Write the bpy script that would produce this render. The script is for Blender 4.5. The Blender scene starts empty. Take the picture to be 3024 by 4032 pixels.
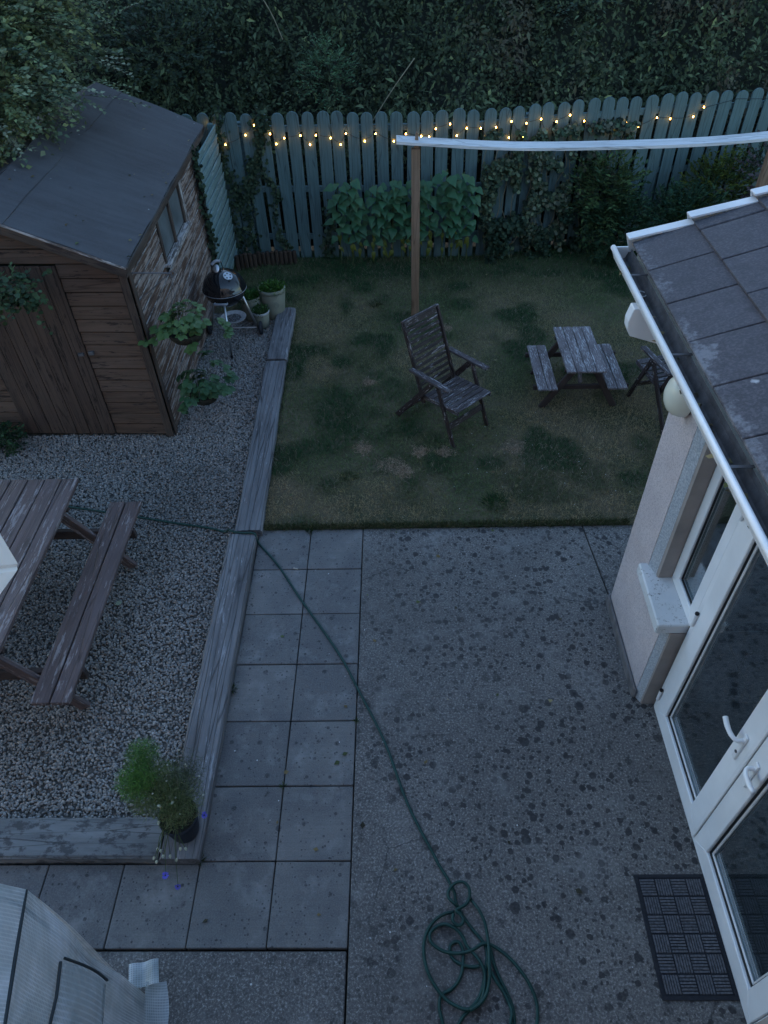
import bpy, bmesh, math, random
import numpy as np
from mathutils import Vector, Matrix, Euler
random.seed(7); RNG = np.random.default_rng(7)
S = bpy.context.scene; COL = S.collection; R = math.radians

# ---------------------------------------------------------------- camera
cd = bpy.data.cameras.new('camera'); cam = bpy.data.objects.new('camera', cd); COL.objects.link(cam)
cd.sensor_fit = 'HORIZONTAL'; cd.sensor_width = 36; cd.lens = 33.28; cd.clip_start = .03; cd.clip_end = 600
def cam_axes(p, r, y):
    f0 = Vector((math.sin(y), math.cos(y), 0)); rt = Vector((math.cos(y), -math.sin(y), 0)); u0 = Vector((0, 0, 1))
    f = f0*math.cos(p)-u0*math.sin(p); u = u0*math.cos(p)+f0*math.sin(p)
    return rt*math.cos(r)+u*math.sin(r), u*math.cos(r)-rt*math.sin(r), f
ca, cb, cc = cam_axes(.7803, -.0389, -.0327)
m = Matrix((ca, cb, -cc)).transposed().to_4x4(); m.translation = Vector((.3272, -4.2802, 4.4361))
cam.matrix_world = m; S.camera = cam

# ---------------------------------------------------------------- light: blue dusk under an even sky
W = bpy.data.worlds.new('World'); S.world = W; W.use_nodes = True
wn = W.node_tree; bg = wn.nodes['Background']
sky = wn.nodes.new('ShaderNodeTexSky'); sky.sky_type = 'NISHITA'; sky.sun_disc = False
SUN_EL, SUN_ROT = 8.0, -25.0
sky.sun_elevation = R(SUN_EL); sky.sun_rotation = R(SUN_ROT); sky.ozone_density = 2.0; sky.air_density = 1.0; sky.dust_density = .4
tn_ = wn.nodes.new('ShaderNodeMixRGB'); tn_.blend_type = 'MULTIPLY'; tn_.inputs[0].default_value = 1; tn_.inputs[2].default_value = (1.07, 1.065, 1.10, 1)   # cool white balance of the dusk picture
wn.links.new(sky.outputs[0], tn_.inputs[1]); wn.links.new(tn_.outputs[0], bg.inputs[0]); bg.inputs[1].default_value = .15
sl = bpy.data.lights.new('sun', 'SUN'); sl.energy = .05; sl.angle = R(25); sl.color = (1, .93, .85)
so = bpy.data.objects.new('sun', sl); COL.objects.link(so)
so.rotation_euler = Vector((math.sin(R(SUN_ROT))*math.cos(R(SUN_EL)), math.cos(R(SUN_ROT))*math.cos(R(SUN_EL)), math.sin(R(SUN_EL)))).to_track_quat('Z', 'Y').to_euler()
S.view_settings.view_transform = 'Standard'; S.view_settings.look = 'None'; S.view_settings.gamma = 1
S.view_settings.use_curve_mapping = False; S.view_settings.exposure = 2.1
S.render.engine = 'CYCLES'

# ---------------------------------------------------------------- materials
class NT:
    def __init__(s, name):
        s.m = bpy.data.materials.new(name); s.m.use_nodes = True; s.t = s.m.node_tree
        s.b = s.t.nodes['Principled BSDF']; s.out = s.t.nodes['Material Output']
        s.b.inputs['Specular IOR Level'].default_value = .3
    def n(s, typ, **kw):
        nd = s.t.nodes.new('ShaderNode'+typ)
        for k, v in kw.items():
            if k.startswith('i_'): s.set(nd.inputs[k[2:].replace('_', ' ')], v)
            elif k[0] == 'x' and k[1:].isdigit(): s.set(nd.inputs[int(k[1:])], v)
            else: setattr(nd, k, v)
        return nd
    def set(s, inp, v):
        if hasattr(v, 'links') or isinstance(v, bpy.types.NodeSocket): s.t.links.new(v, inp)
        else:
            if isinstance(v, tuple) and len(v) == 3 and inp.type == 'RGBA': v = (*v, 1)
            inp.default_value = v
    def coords(s, scale=(1, 1, 1), world=False, rnd=True):
        if world: c = s.n('NewGeometry').outputs['Position']
        else:
            c = s.n('TexCoord').outputs['Object']
            if rnd:
                o = s.n('ObjectInfo').outputs['Random']
                c = s.n('VectorMath', operation='ADD', x0=c, x1=s.n('VectorMath', operation='SCALE', x0=(37., 91., 53.), i_Scale=o).outputs[0]).outputs[0]
        return s.n('VectorMath', operation='MULTIPLY', x0=c, x1=tuple(map(float, scale))).outputs[0]
    def noise(s, co, scale, detail=4, rough=.6, dist=0):
        return s.n('TexNoise', i_Vector=co, i_Scale=float(scale), i_Detail=float(detail), i_Roughness=rough, i_Distortion=float(dist)).outputs['Fac']
    def ramp(s, f, stops, interp='LINEAR'):
        r = s.n('ValToRGB'); r.color_ramp.interpolation = interp; s.set(r.inputs[0], f); e = r.color_ramp.elements
        while len(e) < len(stops): e.new(.5)
        for i, (p, c) in enumerate(stops):
            e[i].position = p; e[i].color = (*c, 1) if isinstance(c, tuple) else (c, c, c, 1)
        return r.outputs[0]
    def mix(s, f, a, b, mode='MIX'):
        return s.n('MixRGB', blend_type=mode, x0=f, x1=a, x2=b).outputs[0]
    def math(s, op, a, b=0.):
        return s.n('Math', operation=op, x0=a, x1=b).outputs[0]
    def bump(s, h, st=.3, dist=.01):
        s.set(s.b.inputs['Normal'], s.n('Bump', i_Strength=st, i_Distance=dist, i_Height=h).outputs[0])
    def col(s, c): s.set(s.b.inputs['Base Color'], c)
    def rough(s, v): s.set(s.b.inputs['Roughness'], v)
def simple(name, c, rough=.6, var=.15, scale=12, bump=.0, metal=0, spec=.3):
    t = NT(name); co = t.coords(); f = t.noise(co, scale)
    d = tuple(x*(1-var*1.6) for x in c); l = tuple(min(1, x*(1+var)) for x in c)
    t.col(t.ramp(f, [(.3, d), (.7, l)])); t.rough(rough); t.b.inputs['Metallic'].default_value = metal
    t.b.inputs['Specular IOR Level'].default_value = spec
    if bump: t.bump(t.noise(co, scale*6), bump, .004)
    return t.m
def wood(name, dark, light, flake=None, amt=.5, axis=0, rough=.75, gs=1.0, bump=.5, knots=.25, fl=7.):
    """weathered boards: grain along the local axis, flaking paint or bleached patches"""
    t = NT(name); sc = [34*gs]*3; sc[axis] = 2.2*gs
    co = t.coords(sc); g = t.noise(co, 1, 6, .7, .6)
    sc2 = [7*gs]*3; sc2[axis] = 1.2*gs
    co2 = t.coords(sc2); p = t.noise(co2, 1, 5, .65)
    c = t.ramp(g, [(.3, tuple(x*.55 for x in dark)), (.55, dark), (.75, tuple(x*1.35 for x in dark))])
    c = t.mix(t.ramp(p, [(.35, 0.), (.7, 1.)]), c, t.mix(g, tuple(x*.7 for x in light), light))
    if knots:
        v = t.n('TexVoronoi', i_Vector=t.coords([5 if i != axis else 2 for i in range(3)]), i_Scale=1.).outputs['Distance']
        c = t.mix(t.ramp(v, [(.05, knots*2.2), (.16, 0.)]), c, tuple(x*.35 for x in dark))
    if flake:
        sc3 = [50*gs]*3; sc3[axis] = fl*gs
        fn = t.noise(t.coords(sc3), 1, 5, .75)
        big = t.noise(t.coords([9*gs if i != axis else fl*.3*gs for i in range(3)]), 1, 3)
        mk = t.ramp(t.math('ADD', t.math('MULTIPLY', fn, .80), t.math('MULTIPLY', big, .32)), [(.68-.22*amt, 0.), (.72-.22*amt, 1.)])
        c = t.mix(mk, c, flake)
    crack = t.n('TexVoronoi', feature='DISTANCE_TO_EDGE', i_Vector=t.coords([26*gs if i != axis else .8*gs for i in range(3)]), i_Scale=1.).outputs['Distance']
    cm = t.ramp(crack, [(.0, 1.), (.035, 0.)])
    c = t.mix(t.math('MULTIPLY', cm, .65), c, tuple(x*.25 for x in dark))
    t.col(c); t.rough(rough); t.bump(t.math('SUBTRACT', t.math('ADD', g, t.math('MULTIPLY', p, .5)), cm), bump, .006)
    return t.m
def leafmat(name, rough=.5, spec=.35, sat=1.0):
    t = NT(name); a = t.n('Attribute', attribute_name='tint').outputs['Color']
    t.col(a); t.rough(rough); t.b.inputs['Specular IOR Level'].default_value = spec
    tr = t.n('BsdfTranslucent', x0=a); mx = t.n('MixShader', x0=.2)
    t.t.links.new(t.b.outputs[0], mx.inputs[1]); t.t.links.new(tr.outputs[0], mx.inputs[2]); t.t.links.new(mx.outputs[0], t.out.inputs[0])
    return t.m
def leafobj(name, c1, c2, scale=30):
    t = NT(name); co = t.coords(); rn = t.n('ObjectInfo').outputs['Random']
    n = t.noise(co, scale, 3); t.col(t.mix(t.math('MULTIPLY', n, .5), t.mix(rn, c1, c2), tuple(x*.5 for x in c1)))
    t.rough(.5); return t.m

MAT = {}
t = NT('concrete'); co = t.coords(world=True)
base = t.noise(co, .8, 5, .6); fine = t.noise(co, 75, 3, .8); med = t.noise(co, 17, 4, .7)
c = t.ramp(base, [(.3, (.098, .092, .088)), (.7, (.168, .160, .152))])
c = t.mix(t.ramp(fine, [(.40, .65), (.52, 0.)]), c, (.055, .053, .055))
c = t.mix(t.ramp(fine, [(.54, .0), (.64, .75)]), c, (.33, .32, .31))
c = t.mix(t.ramp(med, [(.46, 0.), (.70, .45)]), c, (.07, .068, .070))
wob = t.n('VectorMath', operation='ADD', x0=co, x1=t.n('VectorMath', operation='SCALE', x0=t.n('TexNoise', i_Vector=co, i_Scale=34.).outputs['Color'], i_Scale=.026).outputs[0]).outputs[0]
sy = t.n('SeparateXYZ', x0=co)
patch = t.ramp(t.noise(co, 1.0, 3), [(.34, 0.), (.50, 1.)])
patch = t.math('MULTIPLY', patch, t.ramp(t.math('ADD', t.math('MULTIPLY', sy.outputs[0], .9), t.math('MULTIPLY', t.noise(co, 2, 3), .9)), [(.25, .25), (.85, 1.)]))
for sc, th, am, kp in ((12, .25, .88, .50), (19, .29, .85, .46), (8, .23, .85, .26), (34, .30, .7, .55)):
    v = t.n('TexVoronoi', i_Vector=wob, i_Scale=float(sc)); keep = t.ramp(v.outputs['Color'], [(kp, 1.), (kp+.02, 0.)])
    mk = t.math('MULTIPLY', t.ramp(v.outputs['Distance'], [(th, 1.), (th+.05, 0.)]), keep)
    mk = t.math('MULTIPLY', mk, t.math('MULTIPLY', t.math('ADD', t.math('MULTIPLY', patch, .9), .10), am))
    c = t.mix(mk, c, (.026, .026, .028))
c = t.mix(t.math('MULTIPLY', t.ramp(t.noise(co, .55, 4, .6), [(.50, 0.), (.66, .45)]), 1.), c, (.07, .066, .064)); c = t.mix(t.math('MULTIPLY', t.ramp(t.noise(co, 2.3, 5, .7), [(.54, 0.), (.70, .4)]), 1.), c, (.27, .265, .26))
ck = t.n('TexVoronoi', feature='DISTANCE_TO_EDGE', i_Vector=wob, i_Scale=.75).outputs['Distance']
c = t.mix(t.math('MULTIPLY', t.ramp(ck, [(.0, .8), (.0022, 0.)]), t.ramp(t.noise(co, .7, 2), [(.5, 0.), (.6, 1.)])), c, (.03, .03, .032))
v = t.n('TexVoronoi', i_Vector=wob, i_Scale=22.); mk = t.math('MULTIPLY', t.ramp(v.outputs['Distance'], [(.08, 1.), (.16, 0.)]), t.ramp(v.outputs['Color'], [(.9, 0.), (.93, .8)]))
c = t.mix(mk, c, (.36, .36, .37))
t.col(c); t.rough(.85); t.bump(t.math('ADD', t.math('MULTIPLY', fine, .6), med), .5, .006); MAT['concrete'] = t.m

t = NT('paving'); co = t.coords(world=True); oc = t.coords()
rn = t.n('ObjectInfo').outputs['Random']
c = t.mix(rn, (.110, .108, .108), (.165, .160, .155))
br = t.noise(t.coords((3, 90, 3), world=True), 1, 3)
c = t.mix(t.ramp(br, [(.35, .0), (.7, .35)]), c, (.085, .085, .09))
c = t.mix(t.ramp(t.noise(co, 3.2, 4), [(.35, .75), (.60, 0.)]), c, (.08, .08, .085)); c = t.mix(t.ramp(t.noise(co, 5, 5, .7), [(.52, .0), (.70, .5)]), c, (.25, .25, .25))
for sc, th in ((9, .12), (17, .15), (30, .17), (50, .2)):
    v = t.n('TexVoronoi', i_Vector=co, i_Scale=float(sc))
    mk = t.math('MULTIPLY', t.ramp(v.outputs['Distance'], [(th, .8), (th+.07, 0.)]), t.ramp(v.outputs['Color'], [(.3, 1.), (.33, 0.)]))
    c = t.mix(mk, c, (.03, .03, .033))
c = t.mix(t.ramp(t.noise(co, 130, 2), [(.4, 0.), (.7, .22)]), c, (.3, .3, .3))
t.col(c); t.rough(.85); t.bump(t.math('ADD', br, t.noise(co, 110, 2)), .3, .003); MAT['paving'] = t.m

t = NT('soil'); co = t.coords(world=True)
t.col(t.ramp(t.noise(co, 22, 5), [(.3, (.018, .016, .013)), (.7, (.05, .045, .038))])); t.rough(.95); t.bump(t.noise(co, 60, 4), .6, .02); MAT['soil'] = t.m
t = NT('gravel_sand'); co = t.coords(world=True); v = t.n('TexVoronoi', i_Vector=co, i_Scale=60.)
t.col(t.mix(v.outputs['Distance'], (.16, .15, .14), (.06, .056, .05))); t.rough(.95); MAT['gravel_base'] = t.m
t = NT('pebble'); rn = t.n('Attribute', attribute_name='tint').outputs['Color']; t.col(rn); t.rough(.8); MAT['pebble'] = t.m
t = NT('turf'); co = t.coords(world=True)
a = t.ramp(t.noise(co, 1.6, 5), [(.38, (.05, .058, .030)), (.6, (.12, .10, .065))])
t.col(a); t.rough(1.); t.bump(t.noise(co, 60, 4), .8, .02); MAT['turf'] = t.m
MAT['grass'] = leafmat('grass_blades', .7, .2); MAT['leaf'] = leafmat('foliage', .6, .15)
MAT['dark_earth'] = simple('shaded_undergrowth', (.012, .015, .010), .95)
MAT['bark'] = simple('bark', (.06, .05, .042), .9, .3, 20, .5)
MAT['stem'] = simple('green_stem', (.06, .085, .035), .7, .2, 15)
MAT['drystem'] = simple('dry_stem', (.17, .15, .10), .8, .2, 15)
MAT['teal'] = wood('teal_painted_wood', (.078, .130, .136), (.098, .158, .164), None, axis=2, rough=.7, bump=.25, knots=.12)
MAT['paleteal'] = wood('pale_teal_painted_wood', (.14, .235, .245), (.20, .30, .31), (.28, .36, .38), .3, axis=0, rough=.7, bump=.3, knots=.0)
MAT['post'] = wood('stained_timber', (.20, .125, .080), (.29, .19, .13), axis=0, bump=.3, knots=.3)
MAT['whiteboard'] = wood('white_timber', (.55, .54, .54), (.72, .71, .71), axis=0, bump=.25, knots=.3)
MAT['sleeper'] = wood('weathered_sleeper', (.115, .112, .118), (.23, .23, .24), (.26, .26, .275), .15, axis=1, bump=1., gs=.8)
MAT['sleeper_dark'] = wood('mossy_sleeper', (.070, .072, .070), (.13, .135, .135), (.05, .05, .048), .35, axis=0, bump=1., gs=.8)
t = NT('mottled_sleeper'); co = t.coords(world=True)
c = t.ramp(t.noise(t.coords((2, 14, 14), world=True), 1, 5), [(.3, (.105, .11, .115)), (.7, (.20, .21, .215))])
c = t.mix(t.ramp(t.noise(t.coords((9, 15, 15), world=True), 1, 5, .7), [(.50, 0.), (.58, .85)]), c, (.055, .056, .06))
c = t.mix(t.ramp(t.n('TexVoronoi', feature='DISTANCE_TO_EDGE', i_Vector=t.coords((.7, 13, 13), world=True), i_Scale=1.).outputs['Distance'], [(.0, .8), (.02, 0.)]), c, (.03, .03, .03))
t.col(c); t.rough(.9); t.bump(t.noise(t.coords((9, 15, 15), world=True), 1, 5, .7), .8, .012); MAT['sleeper_dark'] = t.m
MAT['shed_front'] = wood('brown_shed_boards', (.092, .056, .040), (.145, .098, .076), (.028, .018, .015), .26, axis=0, bump=.4, gs=.7)
MAT['shed_door'] = wood('brown_door_boards', (.066, .042, .033), (.098, .068, .055), (.020, .014, .012), .30, axis=0, bump=.4, gs=.7)
MAT['shed_side'] = wood('peeling_shed_boards', (.082, .044, .030), (.145, .092, .070), (.27, .215, .19), .56, axis=0, bump=.9, gs=.62, knots=0, fl=5.0)
MAT['shed_trim'] = wood('brown_trim', (.055, .038, .030), (.12, .09, .075), (.03, .02, .02), .3, axis=0, bump=.4, gs=.7)
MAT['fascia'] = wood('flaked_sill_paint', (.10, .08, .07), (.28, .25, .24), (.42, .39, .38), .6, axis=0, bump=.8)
MAT['chairwood'] = wood('flaking_chair_wood', (.030, .020, .020), (.048, .035, .036), (.36, .34, .36), .20, axis=0, rough=.55, bump=.5, gs=1.9)
MAT['chairtop'] = wood('worn_chair_wood', (.048, .036, .038), (.095, .08, .085), (.36, .34, .36), .30, axis=0, rough=.6, bump=.5, gs=1.9)
MAT['kidwood'] = wood('lichened_table_wood', (.14, .115, .12), (.22, .19, .195), (.42, .41, .42), .40, axis=0, rough=.7, bump=.6, gs=2.2)
MAT['picnic'] = wood('faded_brown_table', (.095, .066, .062), (.155, .118, .118), (.24, .21, .21), .28, axis=0, rough=.65, bump=.5, gs=.8)
MAT['legs'] = wood('dark_leg_wood', (.045, .032, .030), (.08, .06, .055), axis=0, rough=.75, bump=.4)
MAT['log'] = wood('log_edging', (.030, .020, .016), (.075, .050, .038), axis=2, bump=.8)

t = NT('roofing_felt'); co = t.coords(world=True)
c = t.ramp(t.noise(co, 1.3, 4), [(.3, (.042, .038, .042)), (.7, (.066, .066, .073))])
c = t.mix(t.ramp(t.noise(t.coords((2, 14, 2), world=True), 1, 3), [(.4, 0.), (.75, .35)]), c, (.10, .105, .11))
v = t.n('TexVoronoi', i_Vector=co, i_Scale=13.); c = t.mix(t.math('MULTIPLY', t.ramp(v.outputs['Distance'], [(.07, 1.), (.12, 0.)]), t.ramp(v.outputs['Color'], [(.80, 0.), (.84, .8)])), c, (.4, .42, .42))
c = t.mix(t.ramp(t.noise(co, 260, 1), [(.4, 0.), (.7, .4)]), c, (.13, .13, .135))
t.col(c); t.rough(.9); t.bump(t.math('ADD', t.noise(co, 260, 1), t.noise(t.coords((1, 6, 1), world=True), 1, 2)), .35, .004); MAT['felt'] = t.m

for tname, lich in (('tile', 0.), ('tile_eaves', .6)):
  t = NT('concrete_tile'); co = t.coords(); wco = t.coords(world=True)
  rn = t.n('ObjectInfo').outputs['Random']
  c = t.mix(rn, (.052, .050, .060), (.074, .070, .082))
  c = t.mix(t.ramp(t.noise(wco, 4, 5), [(.35, 0.), (.7, .6)]), c, (.065, .062, .07))
  c = t.mix(t.ramp(t.noise(wco, 75, 3), [(.45, 0.), (.65, .55)]), c, (.13, .12, .13)); c = t.mix(t.ramp(t.noise(wco, 12, 5, .7), [(.48, 0.), (.66, .6)]), c, (.05, .048, .055))
  sx = t.n('SeparateXYZ', x0=t.n('TexCoord').outputs['Object']).outputs[0]
  edge = t.math('ADD', t.math('MULTIPLY', sx, -3.4), t.math('MULTIPLY', t.noise(wco, 9, 4), .9))
  c = t.mix(t.math('MULTIPLY', t.ramp(edge, [(.94, 0.), (1.12, lich)]), t.ramp(t.math('ADD', t.math('MULTIPLY', t.noise(wco, 2.6, 2), .6), t.math('MULTIPLY', t.noise(wco, 40, 4, .7), .4)), [(.44, 0.), (.56, 1.)])), c, (.24, .24, .26))
  v = t.n('TexVoronoi', i_Vector=t.n('VectorMath', operation='ADD', x0=wco, x1=t.n('VectorMath', operation='SCALE', x0=t.n('TexNoise', i_Vector=wco, i_Scale=30.).outputs['Color'], i_Scale=.03).outputs[0]).outputs[0], i_Scale=5.); mk = t.math('MULTIPLY', t.ramp(v.outputs['Distance'], [(.08, 1.), (.13, 0.)]), t.ramp(v.outputs['Color'], [(.55, 0.), (.57, 1.)]))
  c = t.mix(mk, c, (.42, .42, .43))
  t.col(c); t.rough(.8); t.bump(t.noise(wco, 120, 3), .4, .003); MAT[tname] = t.m

t = NT('roughcast_render'); co = t.coords(world=True)
c = t.ramp(t.noise(co, 3, 4), [(.3, (.50, .43, .43)), (.7, (.60, .53, .53))])
c = t.mix(t.ramp(t.noise(co, 95, 3), [(.48, 0.), (.62, .55)]), c, (.30, .26, .27))
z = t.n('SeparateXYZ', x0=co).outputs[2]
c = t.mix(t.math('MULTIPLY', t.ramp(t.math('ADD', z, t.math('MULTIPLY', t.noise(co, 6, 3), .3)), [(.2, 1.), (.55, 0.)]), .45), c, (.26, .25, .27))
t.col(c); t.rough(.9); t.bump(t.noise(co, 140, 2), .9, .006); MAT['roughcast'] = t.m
t = NT('grey_stipple'); co = t.coords(world=True)
t.col(t.ramp(t.noise(co, 90, 3), [(.35, (.27, .30, .33)), (.7, (.48, .50, .54))])); t.rough(.9); t.bump(t.noise(co, 90, 3), .8, .005); MAT['stipple'] = t.m
MAT['reveal'] = simple('smooth_render', (.30, .27, .25), .85, .1, 5, .1)
MAT['plinth'] = simple('dark_plinth', (.13, .125, .13), .9, .25, 9, .5)
t = NT('painted_sill'); co = t.coords(world=True)
c = t.ramp(t.noise(co, 4, 4), [(.3, (.52, .54, .55)), (.7, (.64, .65, .66))])
ey = t.ramp(t.n('SeparateXYZ', x0=co).outputs[0], [(.0, 1.), (1., 1.)])
spk = t.math('MULTIPLY', t.ramp(t.noise(co, 75, 3, .7), [(.58, 0.), (.62, 1.)]), t.ramp(t.noise(co, 9, 2), [(.45, 0.), (.62, 1.)]))
c = t.mix(t.math('MULTIPLY', spk, .85), c, (.06, .06, .06)); t.col(c); t.rough(.6); t.bump(spk, .3, .002); MAT['sill'] = t.m
MAT['pvc'] = simple('white_pvc', (.74, .75, .77), .3, .07, 2.5, spec=.5)
MAT['pvc_dirty'] = simple('dull_white_pvc', (.62, .62, .63), .4, .1, 4)
MAT['gasket'] = simple('black_gasket', (.015, .015, .017), .5)
MAT['gutter_in'] = simple('gutter_silt', (.085, .085, .09), .7, .3, 14, .4)
MAT['floor_tile'] = simple('interior_floor', (.17, .19, .185), .35, .1, 3)
MAT['plaster'] = simple('interior_plaster', (.35, .36, .36), .9)
MAT['black_enamel'] = simple('black_enamel', (.010, .010, .012), .08, .05, spec=.6)
MAT['alu'] = simple('brushed_aluminium', (.55, .55, .56), .35, .08, metal=.9)
MAT['steel'] = simple('galvanised_bracket', (.13, .13, .14), .5, .15, metal=.4)
MAT['grip'] = simple('grey_grip', (.24, .25, .28), .5)
MAT['ash'] = simple('ash_pan', (.34, .34, .35), .5, .2, 30, metal=.3)
MAT['rubber'] = simple('rubber', (.018, .020, .026), .75, .2, 60, .2)
MAT['matpile'] = simple('mat_pile', (.105, .108, .12), .95, .3, 70, .4)
MAT['potclay'] = simple('sage_pot', (.21, .215, .17), .7, .1, 8, .15)
MAT['potrim'] = simple('pale_pot_rim', (.42, .43, .44), .6, .1, 8)
MAT['potdark'] = simple('black_plastic_pot', (.022, .028, .04), .5, .1)
MAT['hose'] = simple('dark_green_hose', (.008, .042, .036), .45, .15, 20)
MAT['coir'] = simple('basket_liner', (.028, .026, .020), .95, .3, 40, .8)
MAT['wire'] = simple('black_wire', (.02, .02, .02), .6)
MAT['globe'] = simple('cream_glass', (.66, .66, .56), .25, .04, 3, spec=.5)
MAT['brown_metal'] = simple('bronze_backplate', (.10, .085, .075), .5)
MAT['bluepetal'] = simple('cornflower_petal', (.10, .09, .62), .6)
MAT['whitepetal'] = simple('pale_bud', (.42, .44, .34), .7)
MAT['greenhouse_tube'] = simple('dark_tube', (.02, .028, .032), .5)
MAT['peg'] = simple('bare_wood', (.42, .38, .32), .7)
t = NT('bulb'); e = t.n('Emission', x0=(1, .45, .09, 1), x1=12.); t.t.links.new(e.outputs[0], t.out.inputs[0]); MAT['bulb'] = t.m
t = NT('window_glass'); gl = t.n('BsdfGlossy', x0=(.95, .97, 1, 1), i_Roughness=.0); tr = t.n('BsdfTransparent', x0=(.76, .86, .86, 1))
fc = t.n('LayerWeight', i_Blend=.5).outputs['Facing']; lw = t.math('ADD', .22, t.math('MULTIPLY', t.math('POWER', fc, 4.), .6)); mx = t.n('MixShader', x0=lw); t.t.links.new(tr.outputs[0], mx.inputs[1]); t.t.links.new(gl.outputs[0], mx.inputs[2]); t.t.links.new(mx.outputs[0], t.out.inputs[0]); MAT['glass'] = t.m
t = NT('shed_glass'); t.col(t.ramp(t.noise(t.coords(), 5, 3), [(.3, (.07, .08, .085)), (.7, (.15, .17, .18))])); t.rough(.3); t.b.inputs['Specular IOR Level'].default_value = .8; MAT['shedglass'] = t.m
def sheetmat():
    t = NT('reinforced_polythene'); uv = t.n('TexCoord').outputs['UV']
    sp = t.n('SeparateXYZ', x0=uv)
    def line(o): 
        f = t.math('FRACT', t.math('MULTIPLY', o, 1/.0125)); return t.ramp(t.math('ABSOLUTE', t.math('SUBTRACT', f, .5)), [(.30, 0.), (.38, 1.)])
    g = t.math('MAXIMUM', line(sp.outputs[0]), line(sp.outputs[1]))
    co = t.coords(world=True); cl = t.ramp(t.noise(co, 3.2, 4, .6, .6), [(.40, 0.), (.66, 1.)])
    alpha = t.math('ADD', t.math('MULTIPLY', g, .15), t.math('ADD', t.math('MULTIPLY', cl, .25), .60))
    t.col(t.mix(t.math('MULTIPLY', g, t.ramp(t.noise(co, 4, 3), [(.42, .05), (.6, .7)])), t.mix(cl, (.34, .40, .42), (.56, .60, .64)), (.74, .78, .84))); t.rough(.35)
    tl = t.n('BsdfTranslucent', x0=(.40, .44, .46, 1)); m1 = t.n('MixShader', x0=.25); t.t.links.new(t.b.outputs[0], m1.inputs[1]); t.t.links.new(tl.outputs[0], m1.inputs[2])
    tp = t.n('BsdfTransparent'); m2 = t.n('MixShader', x0=alpha); t.t.links.new(tp.outputs[0], m2.inputs[1]); t.t.links.new(m1.outputs[0], m2.inputs[2]); t.t.links.new(m2.outputs[0], t.out.inputs[0])
    t.bump(t.noise(co, 14, 3), .5, .02); return t.m
MAT['sheet'] = sheetmat()

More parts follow.
